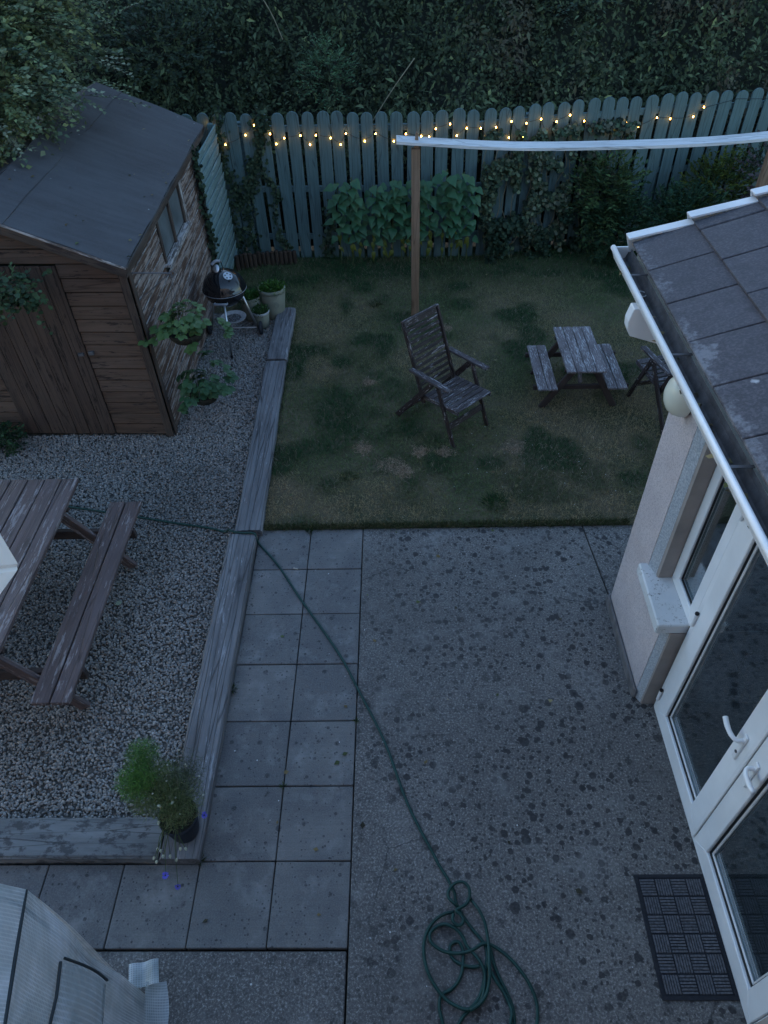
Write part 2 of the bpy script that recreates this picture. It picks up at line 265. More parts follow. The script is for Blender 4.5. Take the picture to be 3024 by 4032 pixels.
# ---------------------------------------------------------------- object helpers
WM = {}
def tag(o, label=None, cat=None, group=None, kind=None):
    if label: o['label'] = label
    if cat: o['category'] = cat
    if group: o['group'] = group
    if kind: o['kind'] = kind
    return o
def place(o, parent, Mw):
    WM[o.name] = Mw.copy()
    if parent: o.parent = parent; o.matrix_parent_inverse = Matrix.Identity(4); o.matrix_basis = WM[parent.name].inverted() @ Mw
    else: o.matrix_basis = Mw
    return o
def empty(name, loc, rz=0, label=None, cat=None, group=None):
    o = bpy.data.objects.new(name, None); o.empty_display_size = .1; COL.objects.link(o)
    place(o, None, Matrix.Translation(loc) @ Matrix.Rotation(rz, 4, 'Z')); return tag(o, label, cat, group)
def link(name, me, parent=None, Mw=Matrix.Identity(4)):
    o = bpy.data.objects.new(name, me); COL.objects.link(o); return place(o, parent, Mw)
class MB:
    def __init__(s): s.v = []; s.f = []
    def add(s, vs, fs):
        k = len(s.v); s.v += [Vector(v) for v in vs]; s.f += [tuple(i+k for i in f) for f in fs]; return s
    def box(s, c, d, M=None):
        x, y, z = [k/2 for k in d]; vs = [Vector((a*x, b*y, e*z)) for a in (-1, 1) for b in (-1, 1) for e in (-1, 1)]
        if M: vs = [M @ v for v in vs]
        c = Vector(c); vs = [v+c for v in vs]
        return s.add(vs, [(0, 1, 3, 2), (4, 6, 7, 5), (0, 4, 5, 1), (2, 3, 7, 6), (0, 2, 6, 4), (1, 5, 7, 3)])
    def prism(s, poly, h0, h1, fn):
        """poly: 2D points; fn(u,v,h) -> 3D"""
        n = len(poly); vs = [fn(u, v, h0) for u, v in poly]+[fn(u, v, h1) for u, v in poly]
        return s.add(vs, [tuple(range(n))[::-1], tuple(range(n, 2*n))]+[(i, (i+1) % n, n+(i+1) % n, n+i) for i in range(n)])
    def tube(s, pts, r, n=8, cap=True):
        pts = [Vector(p) for p in pts]; rs = r if isinstance(r, (list, tuple)) else [r]*len(pts); k0 = len(s.v); prev = None
        for i, p in enumerate(pts):
            d = (pts[min(i+1, len(pts)-1)]-pts[max(i-1, 0)]).normalized()
            if prev is None: u = d.orthogonal().normalized()
            else:
                u = (prev-d*prev.dot(d)); u = u.normalized() if u.length > 1e-6 else d.orthogonal().normalized()
            prev = u; w = d.cross(u)
            for j in range(n): a = 2*math.pi*j/n; s.v.append(p+(u*math.cos(a)+w*math.sin(a))*rs[i])
        for i in range(len(pts)-1):
            for j in range(n):
                a = k0+i*n+j; b = k0+i*n+(j+1) % n; s.f.append((a, b, b+n, a+n))
        if cap: s.f.append(tuple(range(k0, k0+n))[::-1]); s.f.append(tuple(range(len(s.v)-n, len(s.v))))
        return s
    def lathe(s, prof, c=(0, 0, 0), n=32, M=None, cap=False):
        k0 = len(s.v); c = Vector(c)
        for r, z in prof:
            for j in range(n):
                a = 2*math.pi*j/n; v = Vector((r*math.cos(a), r*math.sin(a), z)); s.v.append(c+(M @ v if M else v))
        for i in range(len(prof)-1):
            for j in range(n):
                a = k0+i*n+j; b = k0+i*n+(j+1) % n; s.f.append((a, b, b+n, a+n))
        if cap: s.f.append(tuple(range(k0, k0+n))[::-1]); s.f.append(tuple(range(len(s.v)-n, len(s.v))))
        return s
    def build(s, name, mat, parent=None, smooth=False, bevel=0, kind=None):
        c = Vector(((min(v.x for v in s.v)+max(v.x for v in s.v))/2, (min(v.y for v in s.v)+max(v.y for v in s.v))/2, min(v.z for v in s.v)))
        me = bpy.data.meshes.new(name); me.from_pydata([v-c for v in s.v], [], s.f)
        if bevel:
            bm = bmesh.new(); bm.from_mesh(me); bmesh.ops.recalc_face_normals(bm, faces=bm.faces)
            bmesh.ops.bevel(bm, geom=bm.edges[:], offset=bevel, segments=1, affect='EDGES'); bm.to_mesh(me); bm.free()
        me.materials.append(mat if not isinstance(mat, str) else MAT[mat])
        if smooth: me.polygons.foreach_set('use_smooth', [True]*len(me.polygons))
        me.update(); o = link(name, me, parent, Matrix.Translation(c))
        if kind: o['kind'] = kind
        return o
BOX = {}
def boxmesh(L, w, t, mat, bev=.004, warp=0, key=0):
    """board mesh: length on local X (0..L), width Y, thickness Z centred; segments allow slight bow and ragged ends"""
    k = (round(L, 4), round(w, 4), round(t, 4), mat, key)
    if k in BOX: return BOX[k]
    bm = bmesh.new(); n = max(1, int(L/.35)) if warp else 1; rr = random.Random(hash(k[:3])+key)
    rows = []
    for i in range(n+1):
        x = L*i/n; dz = rr.uniform(-warp, warp) if warp else 0; dy = rr.uniform(-warp, warp)*.6 if warp else 0
        rows.append([bm.verts.new((x, a*w/2+dy, b*t/2+dz)) for a, b in ((-1, -1), (1, -1), (1, 1), (-1, 1))])
    for i in range(n):
        for j in range(4): bm.faces.new((rows[i][j], rows[i][(j+1) % 4], rows[i+1][(j+1) % 4], rows[i+1][j]))
    bm.faces.new(rows[0]); bm.faces.new(rows[-1][::-1]); bmesh.ops.recalc_face_normals(bm, faces=bm.faces)
    if bev:
        ed = [e for e in bm.edges if e.is_boundary is False and e.calc_face_angle(0) > .5]
        bmesh.ops.bevel(bm, geom=ed, offset=bev, segments=1, affect='EDGES')
    me = bpy.data.meshes.new('board'); bm.to_mesh(me); bm.free(); me.materials.append(MAT[mat]); BOX[k] = me; return me
def board(name, p0, p1, w, t, mat, parent=None, up=(0, 0, 1), bev=.004, warp=0, key=0):
    """a board from p0 to p1 (centre line); 'up' is the direction of its thickness"""
    p0 = Vector(p0); p1 = Vector(p1); x = (p1-p0).normalized(); u = Vector(up); y = u.cross(x).normalized(); z = x.cross(y)
    M = Matrix((x, y, z)).transposed().to_4x4(); M.translation = p0
    return link(name, boxmesh((p1-p0).length, w, t, mat, bev, warp, key), parent, M)
def L2W(o): return WM[o.name]
def catmull(pts, k=6):
    P = [Vector(p) for p in pts]; P = [P[0]*2-P[1]]+P+[P[-1]*2-P[-2]]; out = []
    for i in range(1, len(P)-2):
        for j in range(k):
            t = j/k; a, b, c, d = P[i-1:i+3]
            out.append(.5*((2*b)+(c-a)*t+(2*a-5*b+4*c-d)*t*t+(3*b-a-3*c+d)*t**3))
    out.append(P[-2]); return out

# ---- vectorised clouds of small pieces (leaves, blades, pebbles)
LEAF = (np.array([(0, 0, 0), (.34, .42, .07), (-.34, .42, .07), (0, .5, 0), (0, 1, -.06)], float), [(0, 1, 3), (0, 3, 2), (1, 4, 3), (3, 4, 2)])
NARROW = (LEAF[0]*np.array([.55, 1, 1]), LEAF[1])
ROUND = (np.array([(0, 0, 0), (.42, .25, .05), (-.42, .25, .05), (.45, .7, .04), (-.45, .7, .04), (0, .5, -.03), (0, 1, 0)], float), [(0, 1, 5), (0, 5, 2), (1, 3, 5), (5, 4, 2), (3, 6, 5), (5, 6, 4)])
BLADE = (np.array([(-.5, 0, 0), (.5, 0, 0), (-.35, .55, .06), (.35, .55, .06), (0, 1, .3)], float), [(0, 1, 3, 2), (2, 3, 4)])
_pv = np.array([(a, b, c) for a in (-1, 1) for b in (-1, 1) for c in (-1, 1)], float)
PEB = (np.vstack([_pv*.36, [(0, 0, .5), (0, 0, -.5), (.55, 0, 0), (-.55, 0, 0), (0, .55, 0), (0, -.55, 0)]]),
       [(8, 1, 3), (8, 3, 7), (8, 7, 5), (8, 5, 1), (10, 4, 5), (10, 5, 7), (10, 7, 6), (10, 6, 4), (11, 0, 2), (11, 2, 3), (11, 3, 1), (11, 1, 0), (12, 2, 6), (12, 6, 7), (12, 7, 3), (12, 3, 2), (13, 0, 1), (13, 1, 5), (13, 5, 4), (13, 4, 0)])
def unit(a): return a/np.maximum(np.linalg.norm(a, axis=1, keepdims=True), 1e-9)
def cloud(name, P, D, Nn, size, tint, tmpl, mat, parent=None, kind=None, width=None):
    """P points, D leaf axis, Nn normal, size length per piece, tint Nx3"""
    V0, F0 = tmpl; P = np.asarray(P, float); N = len(P); D = unit(np.asarray(D, float)); X = unit(np.cross(D, Nn)); Z = np.cross(X, D)
    size = np.broadcast_to(np.asarray(size, float), (N,)); wd = size if width is None else np.broadcast_to(np.asarray(width, float), (N,))
    n = len(V0)
    V = P[:, None, :]+X[:, None, :]*(V0[None, :, 0:1]*wd[:, None, None])+D[:, None, :]*(V0[None, :, 1:2]*size[:, None, None])+Z[:, None, :]*(V0[None, :, 2:3]*size[:, None, None])
    V = V.reshape(-1, 3); ctr = P.mean(0); V = V-ctr
    me = bpy.data.meshes.new(name); me.vertices.add(len(V)); me.vertices.foreach_set('co', V.ravel())
    fl = [len(f) for f in F0]; flat = np.concatenate([np.array(f) for f in F0])
    loops = (flat[None, :]+(np.arange(N)*n)[:, None]).ravel(); tot = np.tile(fl, N); st = np.concatenate([[0], np.cumsum(tot)[:-1]])
    me.loops.add(len(loops)); me.loops.foreach_set('vertex_index', loops); me.polygons.add(len(tot)); me.polygons.foreach_set('loop_start', st); me.polygons.foreach_set('loop_total', tot)
    at = me.attributes.new('tint', 'FLOAT_COLOR', 'POINT'); tc = np.ones((N, n, 4)); tc[:, :, :3] = np.asarray(tint)[:, None, :]; at.data.foreach_set('color', tc.ravel())
    me.materials.append(MAT[mat]); me.update(); me.validate()
    o = link(name, me, parent, Matrix.Translation(ctr))
    if kind: o['kind'] = kind
    return o
def rand_dir(N, bias=(0, 0, 0), spread=1.):
    return unit(RNG.normal(size=(N, 3))*spread+np.array(bias, float))
_G = {}
def vn(x, y, sc, seed=0):
    g = _G.setdefault(seed, np.random.default_rng(seed+100).random((257, 257)))
    x = np.asarray(x, float)*sc+1000.3; y = np.asarray(y, float)*sc+1000.7; xi = np.floor(x).astype(int); yi = np.floor(y).astype(int)
    fx = x-xi; fy = y-yi; fx = fx*fx*(3-2*fx); fy = fy*fy*(3-2*fy); a = lambda i, j: g[(xi+i) % 256, (yi+j) % 256]
    return (a(0, 0)*(1-fx)+a(1, 0)*fx)*(1-fy)+(a(0, 1)*(1-fx)+a(1, 1)*fx)*fy
def tints(N, cols, w=None, jit=.25):
    c = np.array(cols)[RNG.choice(len(cols), N, p=w)]; return c*(1+RNG.normal(size=(N, 1))*jit).clip(.35, 1.8)

# ================================================================= SETTING
def sheet(name, poly, z, mat, parent=None, thick=0):
    mb = MB()
    if thick: mb.prism(poly, z-thick, z, lambda u, v, h: (u, v, h))
    else: mb.add([(x, y, z) for x, y in poly], [tuple(range(len(poly)))])
    return mb.build(name, mat, parent)
tag(sheet('ground', [(-150, -60), (150, -60), (150, 240), (-150, 240)], -.09, 'soil'), kind='structure')
tag(sheet('gravel_bed', [(-6, -2.52), (-1.12, -2.52), (-1.12, 3.95), (-6, 3.95)], -.03, 'gravel_base'), kind='structure')
# lawn
lw = 60; xs = np.linspace(-2.6, 7.5, lw*2); ys = np.linspace(.0, 5.6, lw)
def lawn_z(x, y): return .005+.02*(vn(x, y, 1.1, 3)-.5)+.008*(vn(x, y, 4, 4)-.5)
def in_lawn(x, y): return (y > .01) & ((x > -.90) | (y > 3.8) | ((x > -1.0) & (y > .6))) & (y < 5.5)
mb = MB(); idx = {}
for j, y in enumerate(ys):
    for i, x in enumerate(xs): idx[i, j] = len(mb.v); mb.v.append(Vector((x, y, float(lawn_z(x, y)))))
for j in range(len(ys)-1):
    for i in range(len(xs)-1):
        if in_lawn(np.float64((xs[i]+xs[i+1])/2), np.float64((ys[j]+ys[j+1])/2)): mb.f.append((idx[i, j], idx[i+1, j], idx[i+1, j+1], idx[i, j+1]))
used = sorted({k for f in mb.f for k in f}); re = {k: i for i, k in enumerate(used)}; mb.v = [mb.v[k] for k in used]; mb.f = [tuple(re[k] for k in f) for f in mb.f]
tag(mb.build('lawn', 'turf'), kind='structure')

# paving: slabs laid on a soil bed, each slab its own piece
pav = empty('paving', (-.45, -1.6, -.05)); tag(pav, kind='structure')
SB = {}
def slab(x0, x1, y0, y1, par, name='paving_slab', mat='paving', top=0., th=.045, g=.0035, bev=.004):
    w, d = x1-x0-2*g, y1-y0-2*g; k = (round(w, 3), round(d, 3), mat, th)
    if k not in SB:
        mbx = MB().box((0, 0, -th/2), (w, d, th)); me = bpy.data.meshes.new(name); me.from_pydata(mbx.v, [], mbx.f)
        bm = bmesh.new(); bm.from_mesh(me); bmesh.ops.recalc_face_normals(bm, faces=bm.faces); bmesh.ops.bevel(bm, geom=bm.edges[:], offset=bev, segments=1, affect='EDGES'); bm.to_mesh(me); bm.free()
        me.materials.append(MAT[mat]); SB[k] = me
    M = Matrix.Translation(((x0+x1)/2, (y0+y1)/2, top)) @ Euler((R(random.uniform(-.25, .25)), R(random.uniform(-.25, .25)), R(random.uniform(-.3, .3)))).to_matrix().to_4x4()
    return link(name, SB[k], par, M)
P = .4572
for r in range(7):
    for c in range(2): slab(-.45*(c+1), -.45*c, -P*(r+1), -P*r, pav, top=random.uniform(-.002, .002))
for c, (a, b) in enumerate(((-1.355, -.9), (-1.81, -1.355), (-2.265, -1.81), (-2.72, -2.265), (-3.175, -2.72))): slab(a, b, -P*7, -P*6-.01, pav, top=-.004)
pad = empty('concrete_pad', (1.2, -2.4, -.1)); tag(pad, kind='structure')
mb = MB().prism([(.004, -6), (2.13, -6), (2.13, -1.66), (1.98, -1.66), (1.955, -.86), (1.886, .0), (.004, .0)], -.1, .0, lambda u, v, h: (u, v, h)); mb.build('concrete_slab', 'concrete', pad, bevel=.006)
mb = MB().prism([(1.966, -.86), (1.896, 0), (6, .0), (6, -.86)], -.1, -.002, lambda u, v, h: (u, v, h)); mb.build('concrete_slab', 'concrete', pad, bevel=.006)
mb = MB().prism([(-6, -6), (-.008, -6), (-.008, -3.209), (-6, -3.209)], -.1, -.012, lambda u, v, h: (u, v, h)); mb.build('concrete_slab', 'concrete', pad, bevel=.006)

# gravel: loose pebbles
def in_gravel(x, y): return (y > -2.50) & (y < 3.95) & (x < -1.14) & (x > -4.6) & ~((x < -1.99) & (y > 1.40))
N = 118000; x = RNG.uniform(-4.6, -1.13, N); y = RNG.uniform(-2.51, 3.95, N); k = in_gravel(x, y); x = x[k]; y = y[k]; N = len(x)
tone = RNG.beta(2.0, 3.2, N)[:, None]; warm = RNG.random((N, 1))
tn = .115+tone*.27; tn = tn*(np.array([1.08, .98, .88])*warm+np.array([.97, .97, .97])*(1-warm))*(.72+.5*vn(x, y, .8, 9))[:, None]
D = rand_dir(N, (0, 0, 0)); D[:, 2] *= .35
o = cloud('gravel', np.c_[x, y, -.022+RNG.random(N)*.014+.012*(vn(x, y, 1.5, 5)-.5)], D, rand_dir(N, (0, 0, 2)), RNG.uniform(.010, .023, N), tn, PEB, 'pebble', width=RNG.uniform(.008, .016, N))
tag(o, 'loose grey and brown pea gravel filling the bed around the shed', 'gravel', kind='stuff')

# lawn grass
def lawn_tint(x, y, n):
    dry = np.clip((vn(x, y, .9, 11)*.6+vn(x, y, 2.7, 12)*.4-.36)*4.0, 0, 1)*np.clip(1.25-y/5.2, 0, 1)
    lush = np.clip((vn(x, y, 1.5, 13)*.5+vn(x, y, 4, 14)*.5-.52)*6, 0, 1)+np.clip((y-4.1)/.7, 0, .8)
    for (px, py, r) in ((-.1, 1.62, .16), (.15, 1.2, .17), (.30, 1.05, .16), (.62, 1.25, .2), (1.6, .55, .3), (.3, 2.1, .25), (.0, 2.3, .2), (-.2, 2.0, .2), (2.0, .65, .22), (.62, .9, .18)):
        lush = np.maximum(lush, np.clip((1.25-np.hypot((x-px)/1.3, y-py)/(r*1.25))*1.2+1.6*(vn(x, y, 7, 15)-.55), 0, 1)*.8)
    base = np.array([.14, .185, .078]); c = base[None]*(1-dry[:, None])+np.array([.38, .30, .17])[None]*dry[:, None]
    lush = np.clip(lush, 0, 1)[:, None]; c = c*(1-lush)+np.array([.032, .085, .032])[None]*lush
    mixd = (RNG.random(n) < .18*dry+.03)[:, None]; c = np.where(mixd, np.array([[.26, .22, .16]]), c)
    return c*(1+RNG.normal(size=(n, 1))*.28).clip(.4, 1.9), lush[:, 0]
BARE = [(-.02, 1.08, .10), (.53, 1.0, .10), (.76, .98, .09), (.25, .82, .14), (.37, .72, .09), (1.44, 1.04, .12), (.9, 3.3, .08), (.0, 2.2, .07)]
N = 300000; x = RNG.uniform(-1.9, 4.6, N); y = RNG.uniform(.0, 5.45, N)**1.0; k = in_lawn(x, y) & ((x < 3.4) | (y > 3.6))
for bx, by, br in BARE: k &= ~((np.hypot(x-bx, y-by) < br*(.6+.6*vn(x, y, 9, 21))) & (RNG.random(N) < .9))
x = x[k]; y = y[k]; N = len(x); tn, lush = lawn_tint(x, y, N)
tag(cloud('lawn_grass', np.c_[x, y, lawn_z(x, y)], rand_dir(N, (0, 0, .75), .6)*np.array([1, 1, 1]), rand_dir(N), RNG.uniform(.018, .038, N)*(1+.9*lush), tn, BLADE, 'grass', width=RNG.uniform(.0025, .005, N)),
    'short patchy grass, part dried brown, covering the whole lawn', 'grass', kind='stuff')
# bare earth patches under the thin grass keep a thatch of dead blades
px = []; 
for bx, by, br in BARE:
    n = 620; a = RNG.random(n)*6.283; r = br*RNG.random(n)**.8*(.55+1.0*vn(np.cos(a)*2+bx*9, np.sin(a)*2+by*9, 1.0, 22)); px.append(np.c_[bx+r*np.cos(a), by+r*np.sin(a)])
px = np.vstack(px); n = len(px)
tag(cloud('dead_thatch', np.c_[px, lawn_z(px[:, 0], px[:, 1])+.006], rand_dir(n, (0, 0, .1))*np.array([1, 1, .35]), rand_dir(n, (0, 0, 2)), RNG.uniform(.015, .03, n), tints(n, [(.34, .24, .16), (.24, .18, .12), (.42, .32, .23)]), BLADE, 'grass', width=.004),
    'pale tan dead grass in small bare patches on the lawn', 'dead grass', kind='stuff')
# longer fringe along edges
n = 9200; ex = np.r_[RNG.uniform(-.9, 2.3, 6600), RNG.uniform(-.95, -.88, 1400), RNG.uniform(-1.1, 3.4, 1200)]; ey = np.r_[RNG.uniform(-.008, .06, 6600), RNG.uniform(.0, 3.6, 1400), RNG.uniform(4.95, 5.2, 1200)]
tag(cloud('edge_grass', np.c_[ex, ey, np.zeros(n)], rand_dir(n, (0, -.35, .9), .5), rand_dir(n), RNG.uniform(.03, .065, n), tints(n, [(.07, .09, .035), (.035, .06, .02), (.13, .12, .07)]), BLADE, 'grass', width=.004),
    'longer ragged grass fringe along the edges of the lawn', 'grass', kind='stuff')

# ================================================================= SLEEPERS (each a thing)
def sleeper(p0, p1, w, h, z0, mat, label, axis='y', key=0):
    n = 14; mb = MB(); p0 = Vector(p0); p1 = Vector(p1); d = (p1-p0); s = Vector((-d.y, d.x)).normalized(); rr = random.Random(key); k = 0
    prof = [(-.5, 0), (-.5, .85), (-.44, 1), (-.15, 1.02), (.15, 1.02), (.44, 1), (.5, .85), (.5, 0)]
    for i in range(n+1):
        q = p0+d*(i/n); wl = 1+rr.uniform(-.035, .035); wr = 1+rr.uniform(-.03, .03)
        for a, b in prof:
            jz = rr.uniform(-.003, .003); mb.v.append(Vector((q.x+s.x*a*w*(wl if a < 0 else wr), q.y+s.y*a*w*(wl if a < 0 else wr), z0+b*h+(jz if b > .5 else 0))))
    m_ = len(prof)
    for i in range(n):
        for j in range(m_-1): a = i*m_+j; mb.f.append((a, a+m_, a+m_+1, a+1))
    mb.f.append(tuple(range(m_))); mb.f.append(tuple(range(n*m_, n*m_+m_))[::-1])
    o = mb.build('railway_sleeper', mat); return tag(o, label, 'sleeper', 'timber sleepers edging the gravel bed')
sleeper((-1.04, 2.59), (-1.045, 3.74), .235, .11, -.03, 'sleeper', 'short split grey timber sleeper beside the green pots, farthest in the row', key=1)
sleeper((-.985, -.075), (-1.045, 2.555), .235, .11, -.035, 'sleeper', 'long grey timber sleeper between the gravel and the lawn', key=2)
sleeper((-1.012, -2.755), (-1.022, -.118), .238, .11, -.03, 'sleeper', 'pale grey cracked timber sleeper beside the paving slabs, hose crossing its far end', key=3)
sleeper((-4.6, -2.625), (-1.137, -2.625), .245, .11, -.035, 'sleeper_dark', 'dark pitted timber sleeper lying crosswise at the near edge of the gravel', key=4)

# ================================================================= FENCE
PX = [-2.044, -1.673, -1.1, -.37, .184, .735, 1.297, 1.665, 2.22, 2.969, 3.715, 4.465, 4.854]; PY = [5.33, 5.302, 5.277, 5.252, 5.214, 5.197, 5.203, 5.25, 5.36, 5.5, 5.6, 5.655, 5.697]
def fy(x): return float(np.interp(x, PX, PY)) if x <= 4.854 else 5.697+(x-4.854)*.1
fence = empty('picket_fence', (1.4, 5.3, 0), 0, 'tall teal picket fence with rounded tops across the end of the garden', 'fence')
poly = [(-.075, 0), (.075, 0), (.075, 1.775)]+[(.075*math.cos(a), 1.775+.07*math.sin(a)) for a in [R(v) for v in (22, 45, 68, 90, 112, 135, 158)]]+[(-.075, 1.775)]
mb = MB().prism(poly, -.010, .010, lambda u, v, h: (u, h, v)); pm = bpy.data.meshes.new('picket'); pm.from_pydata(mb.v, [], mb.f)
bm = bmesh.new(); bm.from_mesh(pm); bmesh.ops.recalc_face_normals(bm, faces=bm.faces); bmesh.ops.bevel(bm, geom=[e for e in bm.edges if abs(e.verts[0].co.y-e.verts[1].co.y) < 1e-5], offset=.003, segments=1, affect='EDGES'); bm.to_mesh(pm); bm.free(); pm.materials.append(MAT['teal'])
pxs = [-2.044, -1.837, -1.673, -1.484, -1.29, -1.1, -.925, -.739, -.549, -.37, -.184, -.001, .184, .365, .549, .735, .918, 1.116, 1.298, 1.49, 1.665, 1.846, 2.032, 2.22, 2.405, 2.595, 2.781, 2.969, 3.152, 3.34, 3.528, 3.715, 3.907, 4.087, 4.274, 4.465, 4.662, 4.854, 5.045, 5.235, 5.425, 5.6, 5.8]
for x0 in [-3.4, -3.2, -3.01, -2.82, -2.62, -2.43, -2.24]+pxs:
    yy = fy(x0) if x0 > -2.05 else 5.33+(-2.044-x0)*.02; a = math.atan2(fy(x0+.1)-fy(x0-.1), .2)
    link('picket', pm, fence, Matrix.Translation((x0, yy, random.uniform(-.012, .012))) @ Matrix.Rotation(a, 4, 'Z') @ Matrix.Rotation(R(random.uniform(-.5, .5)), 4, 'Y') @ Matrix.Diagonal((random.uniform(.97, 1.04), 1, 1, 1)))
seg = [-3.4, -1.6, .2, 1.3, 2.3, 3.8, 5.8]
for z in (.30, .93, 1.655):
    for a, b in zip(seg[:-1], seg[1:]): board('fence_rail', (a, fy(a)+.035, z), (b, fy(b)+.035, z), .075, .035, 'teal', fence, up=(0, -1, 0))
for x0 in (-1.6, .2, 2.0, 3.8, 5.6): board('fence_post', (x0, fy(x0)+.1, 0), (x0, fy(x0)+.1, 1.72), .09, .09, 'teal', fence, up=(0, 1, 0))
# side return of overlapping boards
sp = empty('boarded_fence_panel', (-1.88, 4.8, 0), 0, 'pale teal panel of overlapping horizontal boards between shed and picket fence', 'fence panel')
nb = 15
for i in range(nb):
    z = .06+i*.112; board('fence_board', (-1.885, 5.24, z+.06), (-1.885, 4.15, z+.06), .128, .014, 'paleteal', sp, up=(1, 0, -.20), bev=.002, warp=.003, key=i % 5)
board('fence_post', (-1.93, 5.22, 0), (-1.93, 5.22, 1.76), .07, .07, 'teal', sp, up=(0, 1, 0))

# ================================================================= SHED
shed = empty('garden_shed', (-2.98, 2.9, 0), 0, 'weathered brown timber garden shed with grey felt gable roof', 'shed')
SR = Matrix.Translation((-1.952, 1.36, 0)) @ Matrix(((.999, -.012, 0, 0), (-.045, 1, 0, 0), (0, 0, 1, 0), (0, 0, 0, 1)))   # local: x<=0 to the left, y>=0 back
def sw(x, y, z): return SR @ Vector((x, y, z))
SRr = SR.to_3x3(); LEN, WID, EZ, RZ = 3.05, 2.12, 1.85, 2.27
# inner carcass so that nothing shows through the joints
mb = MB().prism([(-WID+.02, 0), (-.02, 0), (-.02, EZ-.03), (-WID/2, RZ-.04), (-WID+.02, EZ-.03)], .02, LEN-.02, lambda u, v, h: tuple(sw(u, h, v))); mb.build('carcass', 'dark_earth', shed)
# right side boards, lapped, cut round the window
hb = .118; n = int(EZ/hb)+1
for i in range(n):
    z = .02+i*hb
    if z+hb > EZ+.02: break
    def sb(y0, y1): board('painted_skylit_lip', sw(.013, y0, z+hb-.006), sw(.013, y1, z+hb-.006), .008, .016, 'fascia', shed, up=tuple(SRr @ Vector((1, 0, 0))), bev=0, key=i % 4); board('side_board', sw(.008, y0, z+hb/2-.006), sw(.008, y1, z+hb/2-.006), hb-.022, .018, 'shed_side', shed, up=tuple(SRr @ Vector((1, 0, .10))), bev=.002, warp=.0015, key=(i*3+int(y0*7)) % 9)  # pale flaked-paint strips added; sky light on the board ledges put into colour
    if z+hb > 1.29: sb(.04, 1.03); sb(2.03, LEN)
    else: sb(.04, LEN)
# window
for a, b in ((1.06, 1.52), (1.55, 2.01)):
    g = MB().prism([(a, 1.33), (b, 1.33), (b, 1.82), (a, 1.82)], .0, .012, lambda u, v, h: tuple(sw(h, u, v))).build('window_pane', 'shedglass', shed)
for y in (1.045, 1.535, 2.025): board('window_bar', sw(.022, y, 1.31), sw(.022, y, 1.84), .04, .03, 'shed_trim', shed, up=tuple(SRr @ Vector((1, 0, 0))))
board('window_sill', sw(.04, 1.0, 1.30), sw(.04, 2.06, 1.30), .07, .03, 'fascia', shed, warp=.002)
board('window_board', sw(.024, 2.10, 1.22), sw(.024, 2.10, 1.84), .09, .016, 'fascia', shed, up=tuple(SRr @ Vector((1, 0, 0))))
# front: boards right and left of the door, gable boards, door
DX0, DX1 = -1.50, -.575
for i in range(n+3):
    z = .02+i*.128; zc = z+.064
    if zc > RZ-.08: break
    def fb(x0, x1, nm='front_board'): board(nm, sw(x0, -.008, zc), sw(x1, -.008, zc), .118, .018, 'shed_front', shed, up=tuple(SRr @ Vector((0, -1, .10))), bev=.004, warp=.0015, key=(i*3+int(-x0*5)) % 9)
    half = WID/2-max(0, (zc+.06-EZ)/(RZ-EZ))*WID/2
    if zc < 1.80: fb(DX1, -.05); fb(-WID+.05, DX0)
    elif half > .15: fb(-WID/2-half, -WID/2+half, 'gable_board')
nd = 7; dw = (DX1-DX0)/nd
door = empty('door', sw(DX1, -.02, .03)); door.parent = shed; place(door, shed, Matrix.Translation(sw(DX1, -.02, .03)))
for i in range(nd): board('door_board', sw(DX0+dw*(i+.5), -.026, .03), sw(DX0+dw*(i+.5), -.026, 1.80), dw-.008, .018, 'shed_door', door, up=tuple(SRr @ Vector((0, -1, 0))), bev=.003, warp=.001, key=i)
MB().box(sw(DX1-.05, -.045, .96), (.05, .02, .03)).build('latch', 'steel', door, bevel=.003)
MB().box(sw(DX1+.045, -.035, .97), (.05, .025, .035)).build('hasp', 'steel', shed, bevel=.003)
for x0 in (-.028, -WID+.028): board('corner_trim', sw(x0, -.022, .0), sw(x0, -.022, EZ-.02), .07, .02, 'shed_trim', shed, up=tuple(SRr @ Vector((0, -1, 0))), warp=.001)
board('corner_trim', sw(.022, .03, .0), sw(.022, .03, EZ-.03), .06, .016, 'shed_trim', shed, up=tuple(SRr @ Vector((1, 0, 0))), warp=.001)
board('corner_trim', sw(.022, LEN-.03, .0), sw(.022, LEN-.03, EZ-.03), .07, .018, 'shed_trim', shed, up=tuple(SRr @ Vector((1, 0, 0))))
# roof: two felt slopes and a lapped ridge sheet
OH, OV = .08, .17; sl_ = (RZ-EZ)/(WID/2); ez = EZ-OH*sl_+.02; rz = RZ+.03
def slope(sgn, nm, u0, u1, y0, y1, dz, mat='felt', th=.02, n=10):
    mb = MB(); k = 0
    def pt(u, y, o): # u: 0 eave .. 1 ridge
        x = (0+OH if sgn > 0 else -WID-OH)*(1-u)+(-WID/2)*u; z = ez*(1-u)+rz*u
        w = .006*math.sin(y*5+u*7)+.004*math.sin(y*13+u*3); return tuple(sw(x, y, z+o+w*(1 if o > 0 else 0)))
    ny = 14
    for j in range(ny+1):
        y = y0+(y1-y0)*j/ny
        for i in range(n+1): mb.v.append(Vector(pt(u0+(u1-u0)*i/n, y, dz)))
    for j in range(ny):
        for i in range(n): a = j*(n+1)+i; mb.f.append((a, a+1, a+n+2, a+n+1))
    # skirt
    c = [(u0, y0), (u1, y0), (u1, y1), (u0, y1)]
    for i in range(4):
        a, b = c[i], c[(i+1) % 4]; mb.add([pt(*a, dz), pt(*b, dz), pt(*b, dz-th), pt(*a, dz-th)], [(0, 1, 2, 3)])
    return mb.build(nm, mat, shed)
yf, yb = -OV, LEN+.42
